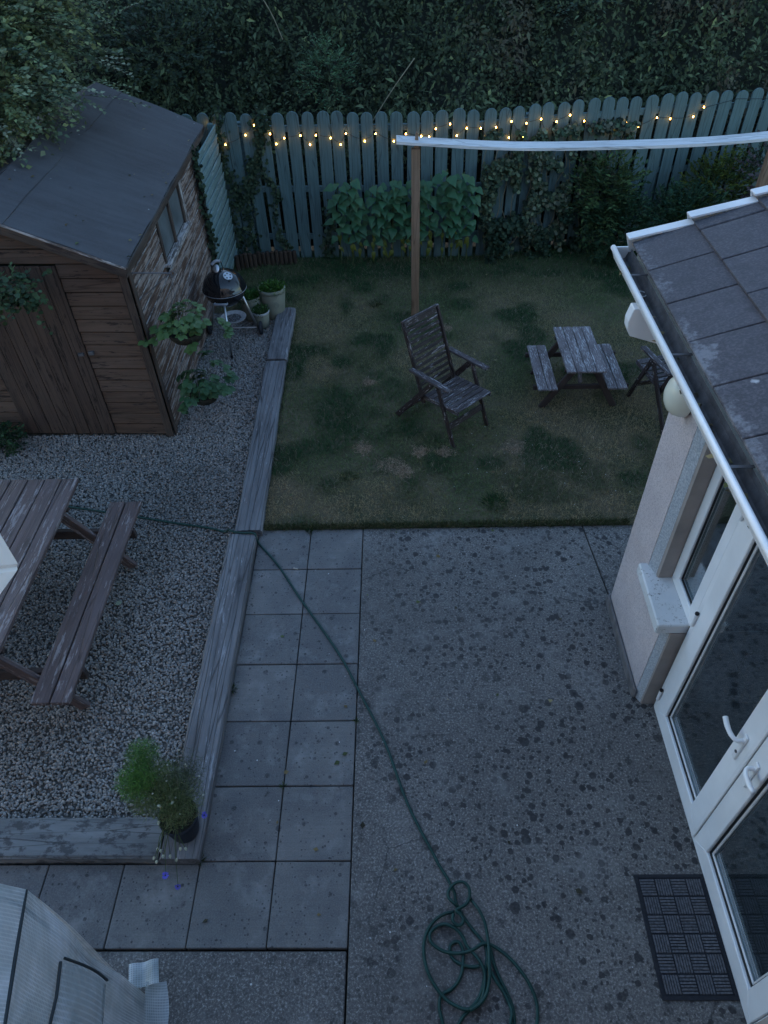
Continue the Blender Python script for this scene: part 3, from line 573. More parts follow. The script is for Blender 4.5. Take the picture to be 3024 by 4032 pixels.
slope(1, 'roof_felt', 0, 1, yf, yb, .022); slope(-1, 'roof_felt', 0, 1, yf, yb, .022)
slope(1, 'ridge_felt', .77, 1, yf-.006, yb+.006, .030, th=.012); slope(-1, 'ridge_felt', .77, 1, yf-.006, yb+.006, .030, th=.012)
for (y, s_) in ((yf+.01, 1), (yf+.01, -1), (yb-.01, 1), (yb-.01, -1)):
    x0 = OH if s_ > 0 else -WID-OH
    board('bargeboard', sw(x0, y, ez-.035), sw(-WID/2, y, rz-.035), .09, .02, 'shed_trim', shed, up=tuple(SRr @ Vector((0, -1, 0))), warp=.001)
for y in (yf-.004,): 
    for s_ in (1, -1): board('felt_edge', sw(OH+.005 if s_ > 0 else -WID-OH, y, ez+.006), sw(-WID/2, y, rz+.006), .022, .008, 'fascia', shed, up=tuple(SRr @ Vector((0, -1, 0))), warp=.002)
board('eaves_board', sw(OH-.03, yf+.02, ez-.06), sw(OH-.03, yb-.02, ez-.06), .07, .018, 'shed_trim', shed, up=tuple(SRr @ Vector((1, 0, 0))))

# ================================================================= HOUSE EXTENSION
house = empty('house_extension', (3.2, -2.4, 0), 0, 'pinkish roughcast house extension with tiled roof, white gutter and glazed doors', 'house')
XF, XB = 1.93, 2.09
def pr(nm, poly, h0, h1, mat, par=house, ax='z', bev=0):
    fn = {'z': lambda u, v, h: (u, v, h), 'x': lambda u, v, h: (h, u, v), 'y': lambda u, v, h: (u, h, v)}[ax]
    return MB().prism(poly, h0, h1, fn).build(nm, mat, par, bevel=bev)
# far pier with chamfered, stippled corner; wall below the window
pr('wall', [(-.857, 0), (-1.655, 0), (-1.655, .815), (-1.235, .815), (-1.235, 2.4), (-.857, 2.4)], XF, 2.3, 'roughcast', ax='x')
pr('corner_render', [(XF+.002, -1.237), (XF+.028, -1.318), (2.06, -1.318), (2.06, -1.247), (XF+.02, -1.247)], .86, 2.40, 'stipple')
pr('corner_render', [(XF+.002, -1.657), (XF+.03, -1.708), (2.075, -1.708), (2.075, -1.667), (XF+.02, -1.667)], 0, .815, 'stipple')
pr('window_reveal', [(XF+.029, -1.3185), (XF+.034, -1.345), (2.048, -1.345), (2.048, -1.3185)], .90, 2.40, 'reveal')
pr('wall_reveal', [(XF+.031, -1.7085), (XF+.034, -1.722), (2.06, -1.722), (2.06, -1.7085)], .0, .815, 'reveal')
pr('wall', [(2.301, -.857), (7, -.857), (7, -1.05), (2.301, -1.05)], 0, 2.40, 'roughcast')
pr('plinth', [(XF-.022, -.837), (XF-.022, -1.66), (XF-.002, -1.68), (XF-.002, -.855), (2.4, -.855), (2.4, -.837)], .0, .10, 'plinth', bev=.006)
# sill
pr('window_sill', [(1.875, -1.215), (1.865, -1.72), (2.06, -1.72), (2.06, -1.29), (1.96, -1.29), (1.945, -1.215)], .816, .90, 'sill', bev=.008)
# window frame and pane (plane x ~ 2.05)
def rect_frame(nm, y0, y1, z0, z1, x0, x1, w, mat, par, wb=None):
    """four mitred bars as one frame; y0>y1"""
    wb = wb or w; mb = MB(); o = [(y0, z0), (y1, z0), (y1, z1), (y0, z1)]; i = [(y0-w, z0+wb), (y1+w, z0+wb), (y1+w, z1-w), (y0-w, z1-w)]
    for a in range(4):
        b = (a+1) % 4; mb.prism([o[a], o[b], i[b], i[a]], x0, x1, lambda u, v, h: (h, u, v))
    return mb.build(nm, mat, par, bevel=.004)
win = rect_frame('window', -1.345, -1.735, .90, 2.30, 2.05, 2.11, .085, 'pvc', house)
rect_frame('glazing_bead', -1.428, -1.652, .983, 2.217, 2.062, 2.075, .012, 'gasket', win)
pr('pane', [(-1.44, .995), (-1.64, .995), (-1.64, 2.2), (-1.44, 2.2)], 2.078, 2.084, 'glass', win, 'x')
# door frame
df = rect_frame('door_frame', -1.737, -3.60, .0, 2.28, 2.045, 2.11, .05, 'pvc', house, wb=.045)
def leaf(y0, y1, hy, sgn):
    lf = rect_frame('door', y0, y1, .046, 2.23, 2.035, 2.10, .125, 'pvc', house, wb=.125)
    rect_frame('gasket', y0-.122, y1+.122, .17, 2.108, 2.050, 2.062, .013, 'gasket', lf)
    rect_frame('inner_bead', y0-.134, y1+.134, .182, 2.096, 2.058, 2.07, .014, 'pvc_dirty', lf)
    pr('pane', [(y0-.145, .193), (y1+.145, .193), (y1+.145, 2.085), (y0-.145, 2.085)], 2.072, 2.078, 'glass', lf, 'x')
    # handle
    MB().box((2.029, hy, 1.01), (.012, .032, .22)).build('handle_plate', 'pvc', lf, bevel=.004)
    MB().tube(catmull([(2.03, hy, 1.075), (1.99, hy, 1.078), (1.972, hy+sgn*.03, 1.08), (1.968, hy+sgn*.075, 1.082), (1.972, hy+sgn*.125, 1.088)], 4), [.012]*8+[.013]*4+[.014]*5, 10).build('handle', 'pvc', lf, smooth=True)
    MB().tube([(2.0305, hy, .965), (2.018, hy, .965)], .009, 10).build('lock_cylinder', 'steel', lf)
    return lf
leaf(-1.79, -2.612, -2.553, 1); leaf(-2.640, -3.548, -2.700, -1)
board('meeting_strip', (2.030, -2.626, .05), (2.030, -2.626, 2.22), .03, .012, 'pvc', house, up=(1, 0, 0))
for z in (.19, 1.02, 1.9):
    MB().tube([(2.03, -1.772, z-.045), (2.03, -1.772, z+.045)], .011, 10).tube([(2.03, -1.772, z+.045), (2.03, -1.772, z+.06)], .012, 10).build('hinge', 'pvc', house)
    MB().lathe([(.0, z+.075), (.012, z+.072), (.013, z+.061), (.0, z+.06)], (2.03, -1.772, 0), 10).build('hinge_cap', 'gasket', house)
# near side pier, sill
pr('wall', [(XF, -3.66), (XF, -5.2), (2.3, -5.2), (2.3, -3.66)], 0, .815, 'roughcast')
pr('window_sill', [(1.90, -3.64), (1.90, -4.6), (2.06, -4.6), (2.06, -3.64)], .816, .90, 'sill', bev=.008)
pr('wall_reveal', [(XF, -3.605), (XF, -3.658), (2.3, -3.658), (2.3, -3.605)], 0, .8, 'reveal')
rect_frame('window', -3.66, -4.7, .90, 2.30, 2.05, 2.11, .085, 'pvc', house)
pr('wall', [(XF, -4.71), (XF, -5.2), (2.3, -5.2), (2.3, -4.71)], .9, 2.4, 'roughcast')
pr('lintel', [(XF, -1.31), (XF, -4.7), (2.3, -4.7), (2.3, -1.31)], 2.31, 2.42, 'roughcast')
# room inside
for i in range(4):
    for j in range(7):
        slab(2.14+i*.6, 2.74+i*.6, -5.3+j*.6, -4.7+j*.6, house, 'floor_tile', 'floor_tile', top=-.03, th=.02, g=.003, bev=.001)
pr('room_wall', [(4.54, -1.1), (4.54, -5.3), (4.6, -5.3), (4.6, -1.1)], -.05, 2.4, 'plaster')
pr('room_wall', [(2.12, -5.3), (4.54, -5.3), (4.54, -5.24), (2.12, -5.24)], -.05, 2.4, 'plaster')
pr('room_ceiling', [(2.12, -5.3), (4.6, -5.3), (4.6, -1.06), (2.12, -1.06)], 2.42, 2.46, 'plaster')
# roof tiles
TA = R(20); TX, TZ, TP, TG = 1.757, 2.50, .374, .352
roof = empty('roof', (3.2, -2.4, 2.5)); place(roof, house, Matrix.Translation((3.2, -2.4, 2.5)))
cs, sn = math.cos(TA), math.sin(TA)
def rp(u, y, h): return (TX+u*cs-h*sn, y, TZ+u*sn+h*cs)
mb = MB(); w2, l2, th = TP/2-.0015, .40, .024
prof = [(-w2, 0), (-w2+.003, th), (w2-.003, th), (w2, 0)]
mb.prism(prof, 0, l2, lambda u, v, h: (h-.20, u, v)); tm = bpy.data.meshes.new('roof_tile'); tm.from_pydata(mb.v, [], mb.f)
bm = bmesh.new(); bm.from_mesh(tm); bmesh.ops.recalc_face_normals(bm, faces=bm.faces); bmesh.ops.bevel(bm, geom=bm.edges[:], offset=.003, segments=1, affect='EDGES'); bm.to_mesh(tm); bm.free(); tm.materials.append(MAT['tile']); tm0 = tm.copy(); tm0.materials.clear(); tm0.materials.append(MAT['tile_eaves'])
for c in range(9):
    off = [0, -.13][c % 2]
    for r in range(-1, 14):
        y = -.115-TP/2-r*TP+off
        if y+TP/2 > -.10:
            if off == 0 or r > 0: continue
            # cut verge tile
            ya = -.125; yb_ = y-TP/2+.003
            if ya-yb_ < .05: continue
            k_ = MB().prism([(yb_, 0), (yb_+.012, th), (ya, th), (ya, 0)], -.20, .20, lambda u, v, h: rp(c*TG+.2+h, u, .012+v+(h+.2)*-.05+.02)).build('roof_tile', 'tile', roof, bevel=.003); continue
        M = Matrix.Translation(rp(c*TG+.2, y, .022+random.uniform(-.001, .001))) @ Matrix.Rotation(-TA+R(2.9), 4, 'Y') @ Matrix.Rotation(R(random.uniform(-.25, .25)), 4, 'Z')
        link('roof_tile', tm0 if c == 0 else tm, roof, M)
MB().prism([(0.02, -.13), (3.4, -.13), (3.4, -5.2), (.02, -5.2)], -.03, -.01, lambda u, v, h: rp(u, v, h)).build('roof_deck', 'dark_earth', roof)
for c in range(9):   # dry verge units stepping up the edge
    d = .012
    MB().prism([(-.128, .066), (-.052, .066), (-.046, .06), (-.046, -.06), (-.055, -.06), (-.055, .052), (-.128, .052)], 0, TG+.02, lambda u, v, h: rp(c*TG+h-.015, u, v+.0+(.024-.045*h/TG)*1.0)).build('verge_unit', 'pvc_dirty', roof, bevel=.002)
pr('soffit', [(1.80, -.10), (2.36, -.10), (2.36, -.855), (1.80, -.855)], 2.405, 2.42, 'pvc_dirty')
pr('soffit', [(1.80, -.856), (1.929, -.856), (1.929, -5.2), (1.80, -5.2)], 2.405, 2.42, 'pvc_dirty')
pr('fascia', [(1.775, -.09), (1.79, -.09), (1.79, -5.2), (1.775, -5.2)], 2.35, 2.455, 'pvc_dirty')
pr('bargeboard', [(1.80, 2.30), (1.80, 2.49), (4.8, 3.58), (4.8, 3.42)], -.10, -.08, 'pvc_dirty', ax='y')
# boxed eaves end hanging below the gutter
eb = MB().prism([(1.660, 2.25), (1.655, 2.30), (1.672, 2.378), (2.1, 2.378), (2.1, 2.07), (1.683, 2.205)], -.60, -.52, lambda u, v, h: (u, h, v)).build('eaves_box', 'pvc', house, bevel=.004)
# gutter: half-round channel, bright rolled rim, clips
gut = empty('gutter', (1.70, -2.5, 2.45)); place(gut, house, Matrix.Translation((1.70, -2.5, 2.45)))
mb = MB(); prof = [(.0, .052), (-.004, .018), (-.02, -.025), (-.05, -.048), (-.085, -.03), (-.105, .0), (-.108, .045)]
gx, gz = 1.662, 2.435
outer = [(gx-a if False else gx-a*-1*-1, gz+b) for a, b in prof]
outer = [(gx+.108*(i/6), gz) for i in range(7)]
outer = [(gx, gz+.045), (gx+.003, gz+.012), (gx+.020, gz-.028), (gx+.054, gz-.046), (gx+.088, gz-.028), (gx+.105, gz+.012), (gx+.108, gz+.045)]
inner = [(x+(.0035 if i < 3 else (-.0035 if i > 3 else 0)), z+.004) for i, (x, z) in enumerate(outer)]
for i in range(6): mb.add([(outer[i][0], y, outer[i][1]) for y in (-.02, -5.2)]+[(outer[i+1][0], y, outer[i+1][1]) for y in (-5.2, -.02)], [(0, 1, 2, 3)])
mb.build('channel', 'pvc', gut)
mb = MB()
for i in range(6): mb.add([(inner[i][0], y, inner[i][1]) for y in (-.022, -5.2)]+[(inner[i+1][0], y, inner[i+1][1]) for y in (-5.2, -.022)], [(0, 1, 2, 3)])
mb.build('silt_lining', 'gutter_in', gut)
MB().tube([(gx+.001, -.018, gz+.044), (gx+.001, -5.2, gz+.044)], .0165, 10).build('rim', 'pvc', gut, smooth=True)
MB().prism([(x, z) for x, z in outer], -.022, -.012, lambda u, v, h: (u, h, v)).build('stop_end', 'pvc', gut)
for y in (-.40, -1.24, -2.08, -2.92): MB().box((gx+.055, y, gz+.050), (.12, .018, .004)).build('gutter_clip', 'steel', gut)
mb = MB(); mb.lathe([(.036, 0), (.036, .004), (.031, .004), (.031, 0)], (gx+.06, -.50, gz-.018), 24); mb.build('outlet_ring', 'pvc_dirty', gut)
# dome light on the wall
gl = empty('wall_light', (1.93, -1.04, 2.09), 0, 'oval cream glass wall light tucked under the white gutter', 'wall light')
Mx = Matrix.Rotation(R(-90), 3, 'Y'); ML = Matrix.Diagonal((1, .86, 1.05)) 
MB().lathe([(.132, 0), (.130, .03), (.118, .062), (.094, .09), (.06, .108), (.026, .116), (.001, .118)], (1.912, -1.04, 2.10), 36, Matrix.Diagonal((1, .82, 1)) @ Mx).build('glass_dome', 'globe', gl, smooth=True)
MB().lathe([(.0, 0), (.120, .0), (.125, .02), (.115, .02)], (1.929, -1.04, 2.10), 32, Matrix.Diagonal((1, .82, 1)) @ Mx).build('backplate', 'brown_metal', gl)
# the house wall the photograph is taken from
mh = MB().box((-1, -4.95, 3), (12, .3, 6)).build('house', 'roughcast'); tag(mh, 'pale rendered rear wall of the main house below the viewpoint', 'house')

# open casement whose corner reaches into the left edge
cs_ = empty('open_casement', (-.27, -4.74, 3.84), 0, 'white window casement standing open, its corner poking in at the left edge', 'window')
T0 = Vector((-.099, -3.758, 3.841)); dv = Vector((-.174, -.985, 0)); nx = Vector((.985, -.174, 0))
def cp(u, z, h): return tuple(T0+dv*u+Vector((0, 0, z))+nx*h)
mb = MB(); o_ = [(0, 0), (1.0, 0), (1.0, 1.1), (0, 1.1)]; i_ = [(.07, .07), (.93, .07), (.93, 1.03), (.07, 1.03)]
for a in range(4): b = (a+1) % 4; mb.prism([o_[a], o_[b], i_[b], i_[a]], -.055, 0, lambda u, v, h: cp(u, v, h))
mb.build('sash', 'pvc', cs_, bevel=.004)
MB().prism(i_, -.03, -.024, lambda u, v, h: cp(u, v, h)).build('pane', 'glass', cs_)

# ================================================================= WASHING-LINE STYLE RAIL AND POSTS
frame = empty('timber_rail_frame', (2.4, 3.6, 0), 0, 'brown timber posts carrying a long sagging white board across the lawn', 'timber frame')
board('post', (.545, 3.60, -.05), (.545, 3.60, 1.93), .092, .07, 'post', frame, up=(0, 1, 0), bev=.005, warp=.003)
MB().prism([(-.028, 0), (.028, 0), (.014, .15), (-.006, .155)], -.018, .018, lambda u, v, h: (.552+u, 3.60+h, 1.93+v)).build('post_tenon', 'post', frame, bevel=.003)
board('post', (4.255, 3.62, -.05), (4.255, 3.62, 1.96), .092, .07, 'post', frame, up=(0, 1, 0), bev=.005, warp=.003)
mb = MB(); pts = []
for i in range(41):
    x = .345+(4.75-.345)*i/40; z = 1.885+.105*((x-2.6)/2.2)**2+(.004*math.sin(x*3)); yy = 3.60+.01*math.sin(x*1.2)+.015*(x-.5)/4; pts.append((x, yy, z))
for i, (x, y, z) in enumerate(pts):
    for a, b in ((-1, 0), (1, 0), (1, 1), (-1, 1)): mb.v.append(Vector((x, y+a*.098, z+b*.030)))
for i in range(40):
    for j in range(4): a = i*4+j; b = i*4+(j+1) % 4; mb.f.append((a, a+4, b+4, b))
mb.f += [(0, 1, 2, 3), (160+3, 160+2, 160+1, 160)]
mb.build('rail_board', 'whiteboard', frame, bevel=.002)

# ================================================================= STRING OF LIGHTS
BU = [(-1.968,5.284,1.728),(-1.884,5.278,1.591),(-1.791,5.271,1.502),(-1.519,5.255,1.61),(-1.398,5.25,1.721),(-1.212,5.242,1.621),(-1.147,5.239,1.504),(-1.04,5.235,1.57),(-.835,5.228,1.596),(-.727,5.224,1.491),(-.643,5.221,1.597),(-.464,5.215,1.563),(-.344,5.21,1.485),(-.271,5.205,1.611),(-.042,5.189,1.524),(.096,5.18,1.607),(.317,5.17,1.519),(.467,5.165,1.6),(.654,5.159,1.572),(.751,5.157,1.564),(.832,5.158,1.65),(1.003,5.16,1.698),(1.091,5.161,1.566),(1.208,5.162,1.645),(1.381,5.174,1.637),(1.461,5.184,1.515),(1.569,5.198,1.635),(1.74,5.225,1.506),(1.755,5.228,1.688),(1.917,5.26,1.495),(1.946,5.266,1.651),(2.126,5.301,1.683),(2.204,5.317,1.524),(2.326,5.34,1.639),(2.49,5.37,1.698),(2.567,5.385,1.505),(2.682,5.406,1.617),(2.948,5.456,1.51),(3.065,5.473,1.492),(3.234,5.495,1.563),(3.404,5.518,1.502),(3.62,5.547,1.591),(3.796,5.566,1.568),(4.087,5.587,1.578),(4.193,5.595,1.682)]
lights = empty('string_lights', (1.1, 5.2, 1.6), 0, 'string of small warm fairy lights strung along the top of the teal fence', 'fairy lights')
bm_ = MB().lathe([(.001, -.010), (.007, -.008), (.0074, 0), (.005, .008), (.001, .010)], (0, 0, 0), 8); bme = bpy.data.meshes.new('bulb'); bme.from_pydata(bm_.v, [], bm_.f); bme.materials.append(MAT['bulb'])
for (x, y, z) in BU: link('bulb', bme, lights, Matrix.Translation((x, y-.005, z)))
mb = MB(); wp = []
for a, b in zip(BU[:-1], BU[1:]):
    a = Vector(a)+Vector((0, .01, .014)); b = Vector(b)+Vector((0, .01, .014)); d = (b-a).length
    for k in range(4): t = k/4; wp.append(a.lerp(b, t)+Vector((0, 0, -.16*d*4*t*(1-t)*.5)))
wp += [Vector((4.6, 5.64, 1.75)), Vector((5.2, 5.70, 1.72))]
mb.tube(wp, .0028, 4, cap=False).build('cable', 'wire', lights)

# ================================================================= GARDEN CHAIRS
def garden_chair(C0, ang, label):
    c = empty('slatted_garden_chair', (C0[0], C0[1], 0), ang, label, 'garden chair', 'folding slatted garden chairs on the lawn'); M = WM[c.name]
    def B(nm, p0, p1, w, t, mat, up, **k):
        p0 = M @ Vector(p0); p1 = M @ Vector(p1); return board(nm, p0, p1, w, t, mat, c, up=tuple(M.to_3x3() @ Vector(up)), **k)
    # seat
    for s in (-1, 1): B('seat_rail', (-.06, s*.225, .375), (.425, s*.225, .405), .045, .022, 'chairtop', (0, 1, 0), warp=.001, key=s)
    for i in range(7):
        f = .005+i*.062+(.01 if i == 6 else 0); z = .394+f*.06; w = .05 if i < 6 else .075; B('seat_slat', (f, -.235, z+.004), (f, .235, z+.004), w, .014, 'chairtop', (0, 0, 1), warp=.0015, key=i)
    # back, leaning
    b0 = Vector((-.03, 0, .30)); b1 = Vector((-.315, 0, 1.06)); d = b1-b0
    nrm = d.cross(Vector((0, 1, 0))).normalized()
    for s in (-1, 1): B('back_post', b0+Vector((0, s*.225, 0)), b1+Vector((0, s*.225, 0)), .045, .024, 'chairwood', (0, 1, 0), warp=.001, key=s+2)
    for i in range(12):
        q = b0+d*(.15+.81*i/11); wd = .035 if i < 11 else .060
        y = Vector((0, .205, 0)); B('back_slat', q-y, q+y, wd, .013, 'chairwood', tuple(nrm), warp=.0015, key=i+10)
    B('back_cap', b1+Vector((0, -.235, .004)), b1+Vector((0, .235, .004)), .034, .02, 'chairtop', tuple(d), warp=.001)
    for s in (-1, 1):
        a0 = Vector((-.175, s*.262, .635)); a1 = Vector((.335, s*.262, .63)); B('armrest', a0, a1, .062, .024, 'chairtop', (0, 0, 1), warp=.0015, key=s+5)
        B('front_leg', (.40, s*.245, 0), (.155, s*.245, .615), .045, .022, 'chairwood', (0, 1, 0), key=s)
        B('rear_leg', (-.37, s*.27, 0), (.12, s*.27, .612), .055, .022, 'chairwood', (0, 1, 0), key=s+8)
        for (bx, bz, by) in ((.10, .59, .284), (.16, .575, .262), (.285, .29, .262), (-.31, .085, .284)):
            q = M @ Vector((bx, s*by, bz)); q2 = M @ Vector((bx, s*(by+.003), bz)); MB().tube([q, q2], .006, 8).build('bolt', 'alu', c)
    B('front_stretcher', (.32, -.235, .20), (.32, .235, .20), .06, .02, 'chairwood', (1, 0, .4)); B('rear_stretcher', (-.30, -.26, .085), (-.30, .26, .085), .05, .02, 'chairwood', (1, 0, -.6))
    return c
garden_chair((.757, 1.535), R(-46.7), 'dark slatted garden chair with flaking paint standing open in the middle of the lawn')
garden_chair((3.063, 1.542), R(105), 'slatted garden chair facing the fence, half hidden behind the white gutter')

# ================================================================= CHILD'S PICNIC TABLE
kt = empty('small_picnic_table', (2.17, 2.05, 0), R(.5), "small lichened child's picnic table with benches on the lawn", 'picnic table')
kx = [1.975+.0985*i for i in range(4)]
for i in range(4):
    g = .004 if i != 2 else .002; board('tabletop_board', (kx[i]+.048, 1.615, .47), (kx[i]+.048, 2.465, .47), .091 if i != 3 else .097, .022, 'kidwood', kt, warp=.0015, key=i)
for s, xa in ((-1, 1.722), (1, 2.415)):
    for j in range(2): board('bench_board', (xa+.048+j*.101, 1.62, .265), (xa+.048+j*.101, 2.445, .265), .094, .022, 'kidwood', kt, warp=.0015, key=j+s)
for y in (1.73, 2.33):
    board('cross_beam', (1.69, y, .228), (2.65, y, .228), .05, .03, 'legs', kt, up=(0, 1, 0)); board('top_beam', (1.98, y, .43), (2.36, y, .43), .05, .03, 'legs', kt, up=(0, 1, 0))
    board('leg', (1.79, y-.03, -.0), (2.07, y-.03, .455), .065, .03, 'legs', kt, up=(0, 1, 0)); board('leg', (2.535, y-.03, .0), (2.27, y-.03, .455), .065, .03, 'legs', kt, up=(0, 1, 0))
board('brace', (2.17, 1.77, .24), (2.17, 2.00, .44), .05, .03, 'kidwood', kt, up=(1, 0, 0)); board('brace', (2.17, 2.29, .24), (2.17, 2.08, .44), .05, .03, 'kidwood', kt, up=(1, 0, 0))

# ================================================================= LARGE PICNIC TABLE
pt = empty('picnic_table', (-2.56, -1.0, 0), 0, 'large faded brown picnic table with benches standing on the gravel', 'picnic table')
for i in range(5): board('tabletop_board', (-2.285-.135*i, -1.99, .715), (-2.285-.135*i, -.105, .715), .127, .034, 'picnic', pt, warp=.002, key=i)
for k_, xs_ in enumerate(((-2.008, -1.873), (-3.13, -3.265))):
    for j, x in enumerate(xs_): board('bench_board', (x, -1.925, .415), (x, -.065, .415), .122, .034, 'picnic', pt, warp=.002, key=j+7+k_)
for y in (-.36, -1.66):
    board('bench_beam', (-1.80, y, .36), (-3.32, y, .36), .09, .04, 'legs', pt, up=(0, 1, 0)); board('top_beam', (-2.25, y, .66), (-2.87, y, .66), .08, .04, 'legs', pt, up=(0, 1, 0))
    board('leg', (-1.905, y-.041, 0), (-2.36, y-.041, .69), .09, .036, 'picnic', pt, up=(0, 1, 0)); board('leg', (-3.21, y-.041, 0), (-2.76, y-.041, .69), .09, .036, 'picnic', pt, up=(0, 1, 0))
board('brace', (-2.56, -.39, .37), (-2.56, -.80, .67), .07, .036, 'legs', pt, up=(1, 0, 0)); board('brace', (-2.56, -1.63, .37), (-2.56, -1.22, .67), .07, .036, 'legs', pt, up=(1, 0, 0))

# ================================================================= KETTLE BARBECUE
bx, by = -1.595, 3.09; bq = empty('kettle_barbecue', (bx, by, 0), 0, 'black domed kettle barbecue on three aluminium legs beside the shed', 'barbecue')
RB = .235
MB().lathe([(.001, .50), (.06, .502), (.12, .522), (.18, .565), (.22, .625), (.233, .68), (.238, .692)], (bx, by, 0), 40).build('bowl', 'black_enamel', bq, smooth=True)
MB().lathe([(.243, .690), (.246, .700), (.240, .708), (.232, .74), (.205, .80), (.16, .85), (.10, .885), (.04, .90), (.001, .902)], (bx, by, 0), 40).build('lid', 'black_enamel', bq, smooth=True)
MB().lathe([(.239, .684), (.247, .688), (.247, .694), (.240, .698)], (bx, by, 0), 40).build('rim', 'grip', bq, smooth=True)
# vent
vc = Vector((bx+.085, by-.085, .872)); vn_ = Vector((.36, -.36, .86)).normalized(); q = vn_.to_track_quat('Z', 'Y').to_matrix()
vt = MB().lathe([(.001, .004), (.050, .004), (.052, 0)], vc, 24, q).build('vent', 'alu', bq)
for k in range(5): a = k*2*math.pi/5; MB().lathe([(.001, .006), (.0095, .006), (.0095, .003)], vc+q @ Vector((.031*math.cos(a), .031*math.sin(a), 0)), 10, q).build('vent_hole', 'gasket', vt)
MB().tube([vc+q @ Vector((-.02, -.055, .005)), vc+q @ Vector((-.025, -.065, .02))], .009, 8).build('vent_tab', 'gasket', vt)
# lid handle with heat shield
MB().tube(catmull([(bx-.10, by+.0, .875), (bx-.095, by+.01, .955), (bx-.05, by+.03, .985), (bx+.0, by+.05, .975), (bx+.01, by+.055, .90)], 5), .0055, 8).build('handle_rod', 'gasket', bq, smooth=True)
MB().tube(catmull([(bx-.095, by+.008, .958), (bx-.05, by+.03, .988), (bx-.003, by+.05, .977)], 6), .0165, 10).build('handle_grip', 'grip', bq, smooth=True)
MB().lathe([(.001, .006), (.035, .004), (.045, 0)], (bx-.045, by-.012, .925), 20, Vector((-.1, -.75, .65)).normalized().to_track_quat('Z', 'Y').to_matrix() @ Matrix.Diagonal((.75, 1, 1))).build('heat_shield', 'alu', bq, smooth=True)
# bowl handles
MB().tube(catmull([(bx-.075, by-.225, .635), (bx-.075, by-.275, .64), (bx+.06, by-.28, .64), (bx+.06, by-.228, .635)], 5), [.005]*5+[.014]*5+[.014]+[.005]*5, 8).build('bowl_handle', 'grip', bq, smooth=True)
for (tx, ty, foot) in ((.017, -.335, 1), (-.298, .21, 0), (.262, .185, 0)):
    top = Vector((bx+tx*.55, by+ty*.55, .60)); bot = Vector((bx+tx, by+ty, .02 if foot else .06)); MB().tube([top, bot], .0125, 12).build('leg', 'alu', bq, smooth=True)
    if foot: MB().lathe([(.001, 0), (.016, .002), (.018, .02), (.014, .04)], (bx+tx, by+ty, 0), 12).build('foot', 'rubber', bq, smooth=True)
    else:
        ww = Matrix.Rotation(R(90), 3, 'Y'); MB().lathe([(.001, -.016), (.055, -.016), (.075, -.012), (.078, 0), (.075, .012), (.055, .016), (.001, .016)], (bx+tx+(.03 if tx > 0 else -.03), by+ty, .078), 24, ww).build('wheel', 'rubber', bq, smooth=True)
MB().tube([(bx-.32, by+.2, .078), (bx+.29, by+.2, .078)], .006, 8).build('axle', 'alu', bq)
MB().lathe([(.001, .30), (.11, .302), (.145, .318), (.15, .326), (.147, .326), (.11, .308), (.001, .306)], (bx+.03, by+.02, 0), 32).build('ash_catcher', 'ash', bq, smooth=True)
n = 240; a = RNG.random(n)*6.28; r = .085*np.sqrt(RNG.random(n))
cloud('ash_lumps', np.c_[bx+.03+r*np.cos(a), by+.02+r*np.sin(a), np.full(n, .312)], rand_dir(n), rand_dir(n, (0, 0, 1)), RNG.uniform(.006, .016, n), tints(n, [(.05, .05, .055), (.16, .16, .17)]), PEB, 'pebble', bq, kind='stuff')

# ================================================================= POTS WITH SEEDLINGS
def herb(center, r, n, h, cols, parent, nm='leaves', tmpl=NARROW, ln=.04):
    a = RNG.random(n)*6.283; q = r*np.sqrt(RNG.random(n)); P_ = np.c_[center[0]+q*np.cos(a), center[1]+q*np.sin(a), center[2]+h*RNG.random(n)*(1.1-.5*(q/r))]
    out = np.c_[np.cos(a)*q/r, np.sin(a)*q/r, np.zeros(n)]
    return cloud(nm, P_, rand_dir(n, (0, 0, .5), .6)+out*.8, rand_dir(n, (0, 0, 1.5)), RNG.uniform(.6, 1.3, n)*ln, tints(n, cols), tmpl, 'leaf', parent, kind='stuff')
def pot(x, y, r, rb, h, label, cat='plant pot', rimmat='potclay', cols=None, dens=420, ln=.036, prof=None):
    p = empty('potted_plant', (x, y, 0), 0, label, cat); t_ = .012
    MB().lathe(prof or [(.001, 0), (rb, 0), (rb+.004, .01), (rb+(r-rb)*.85, h*.84), (r*.93, h*.88)], (x, y, 0), 36).build('pot', 'potclay', p, smooth=True)
    MB().lathe([(r*.93, h*.86), (r*.985, h*.875), (r, h*.93), (r*.99, h*.985), (r*.96, h), (r*.90, h*.99), (r*.88, h*.8)], (x, y, 0), 36).build('rim', rimmat, p, smooth=True)
    MB().lathe([(.001, h*.86), (r*.88, h*.86)], (x, y, 0), 24).build('compost', 'soil', p)
    herb((x, y, h*.86), r*.92, dens, .09, cols or [(.045, .11, .02), (.07, .15, .03), (.03, .07, .02)], p, ln=ln)
    return p
pp_ = pot(-1.187, 3.705, .168, .115, .385, 'large sage green ribbed pot crowded with bright green seedlings', dens=1100, ln=.042)
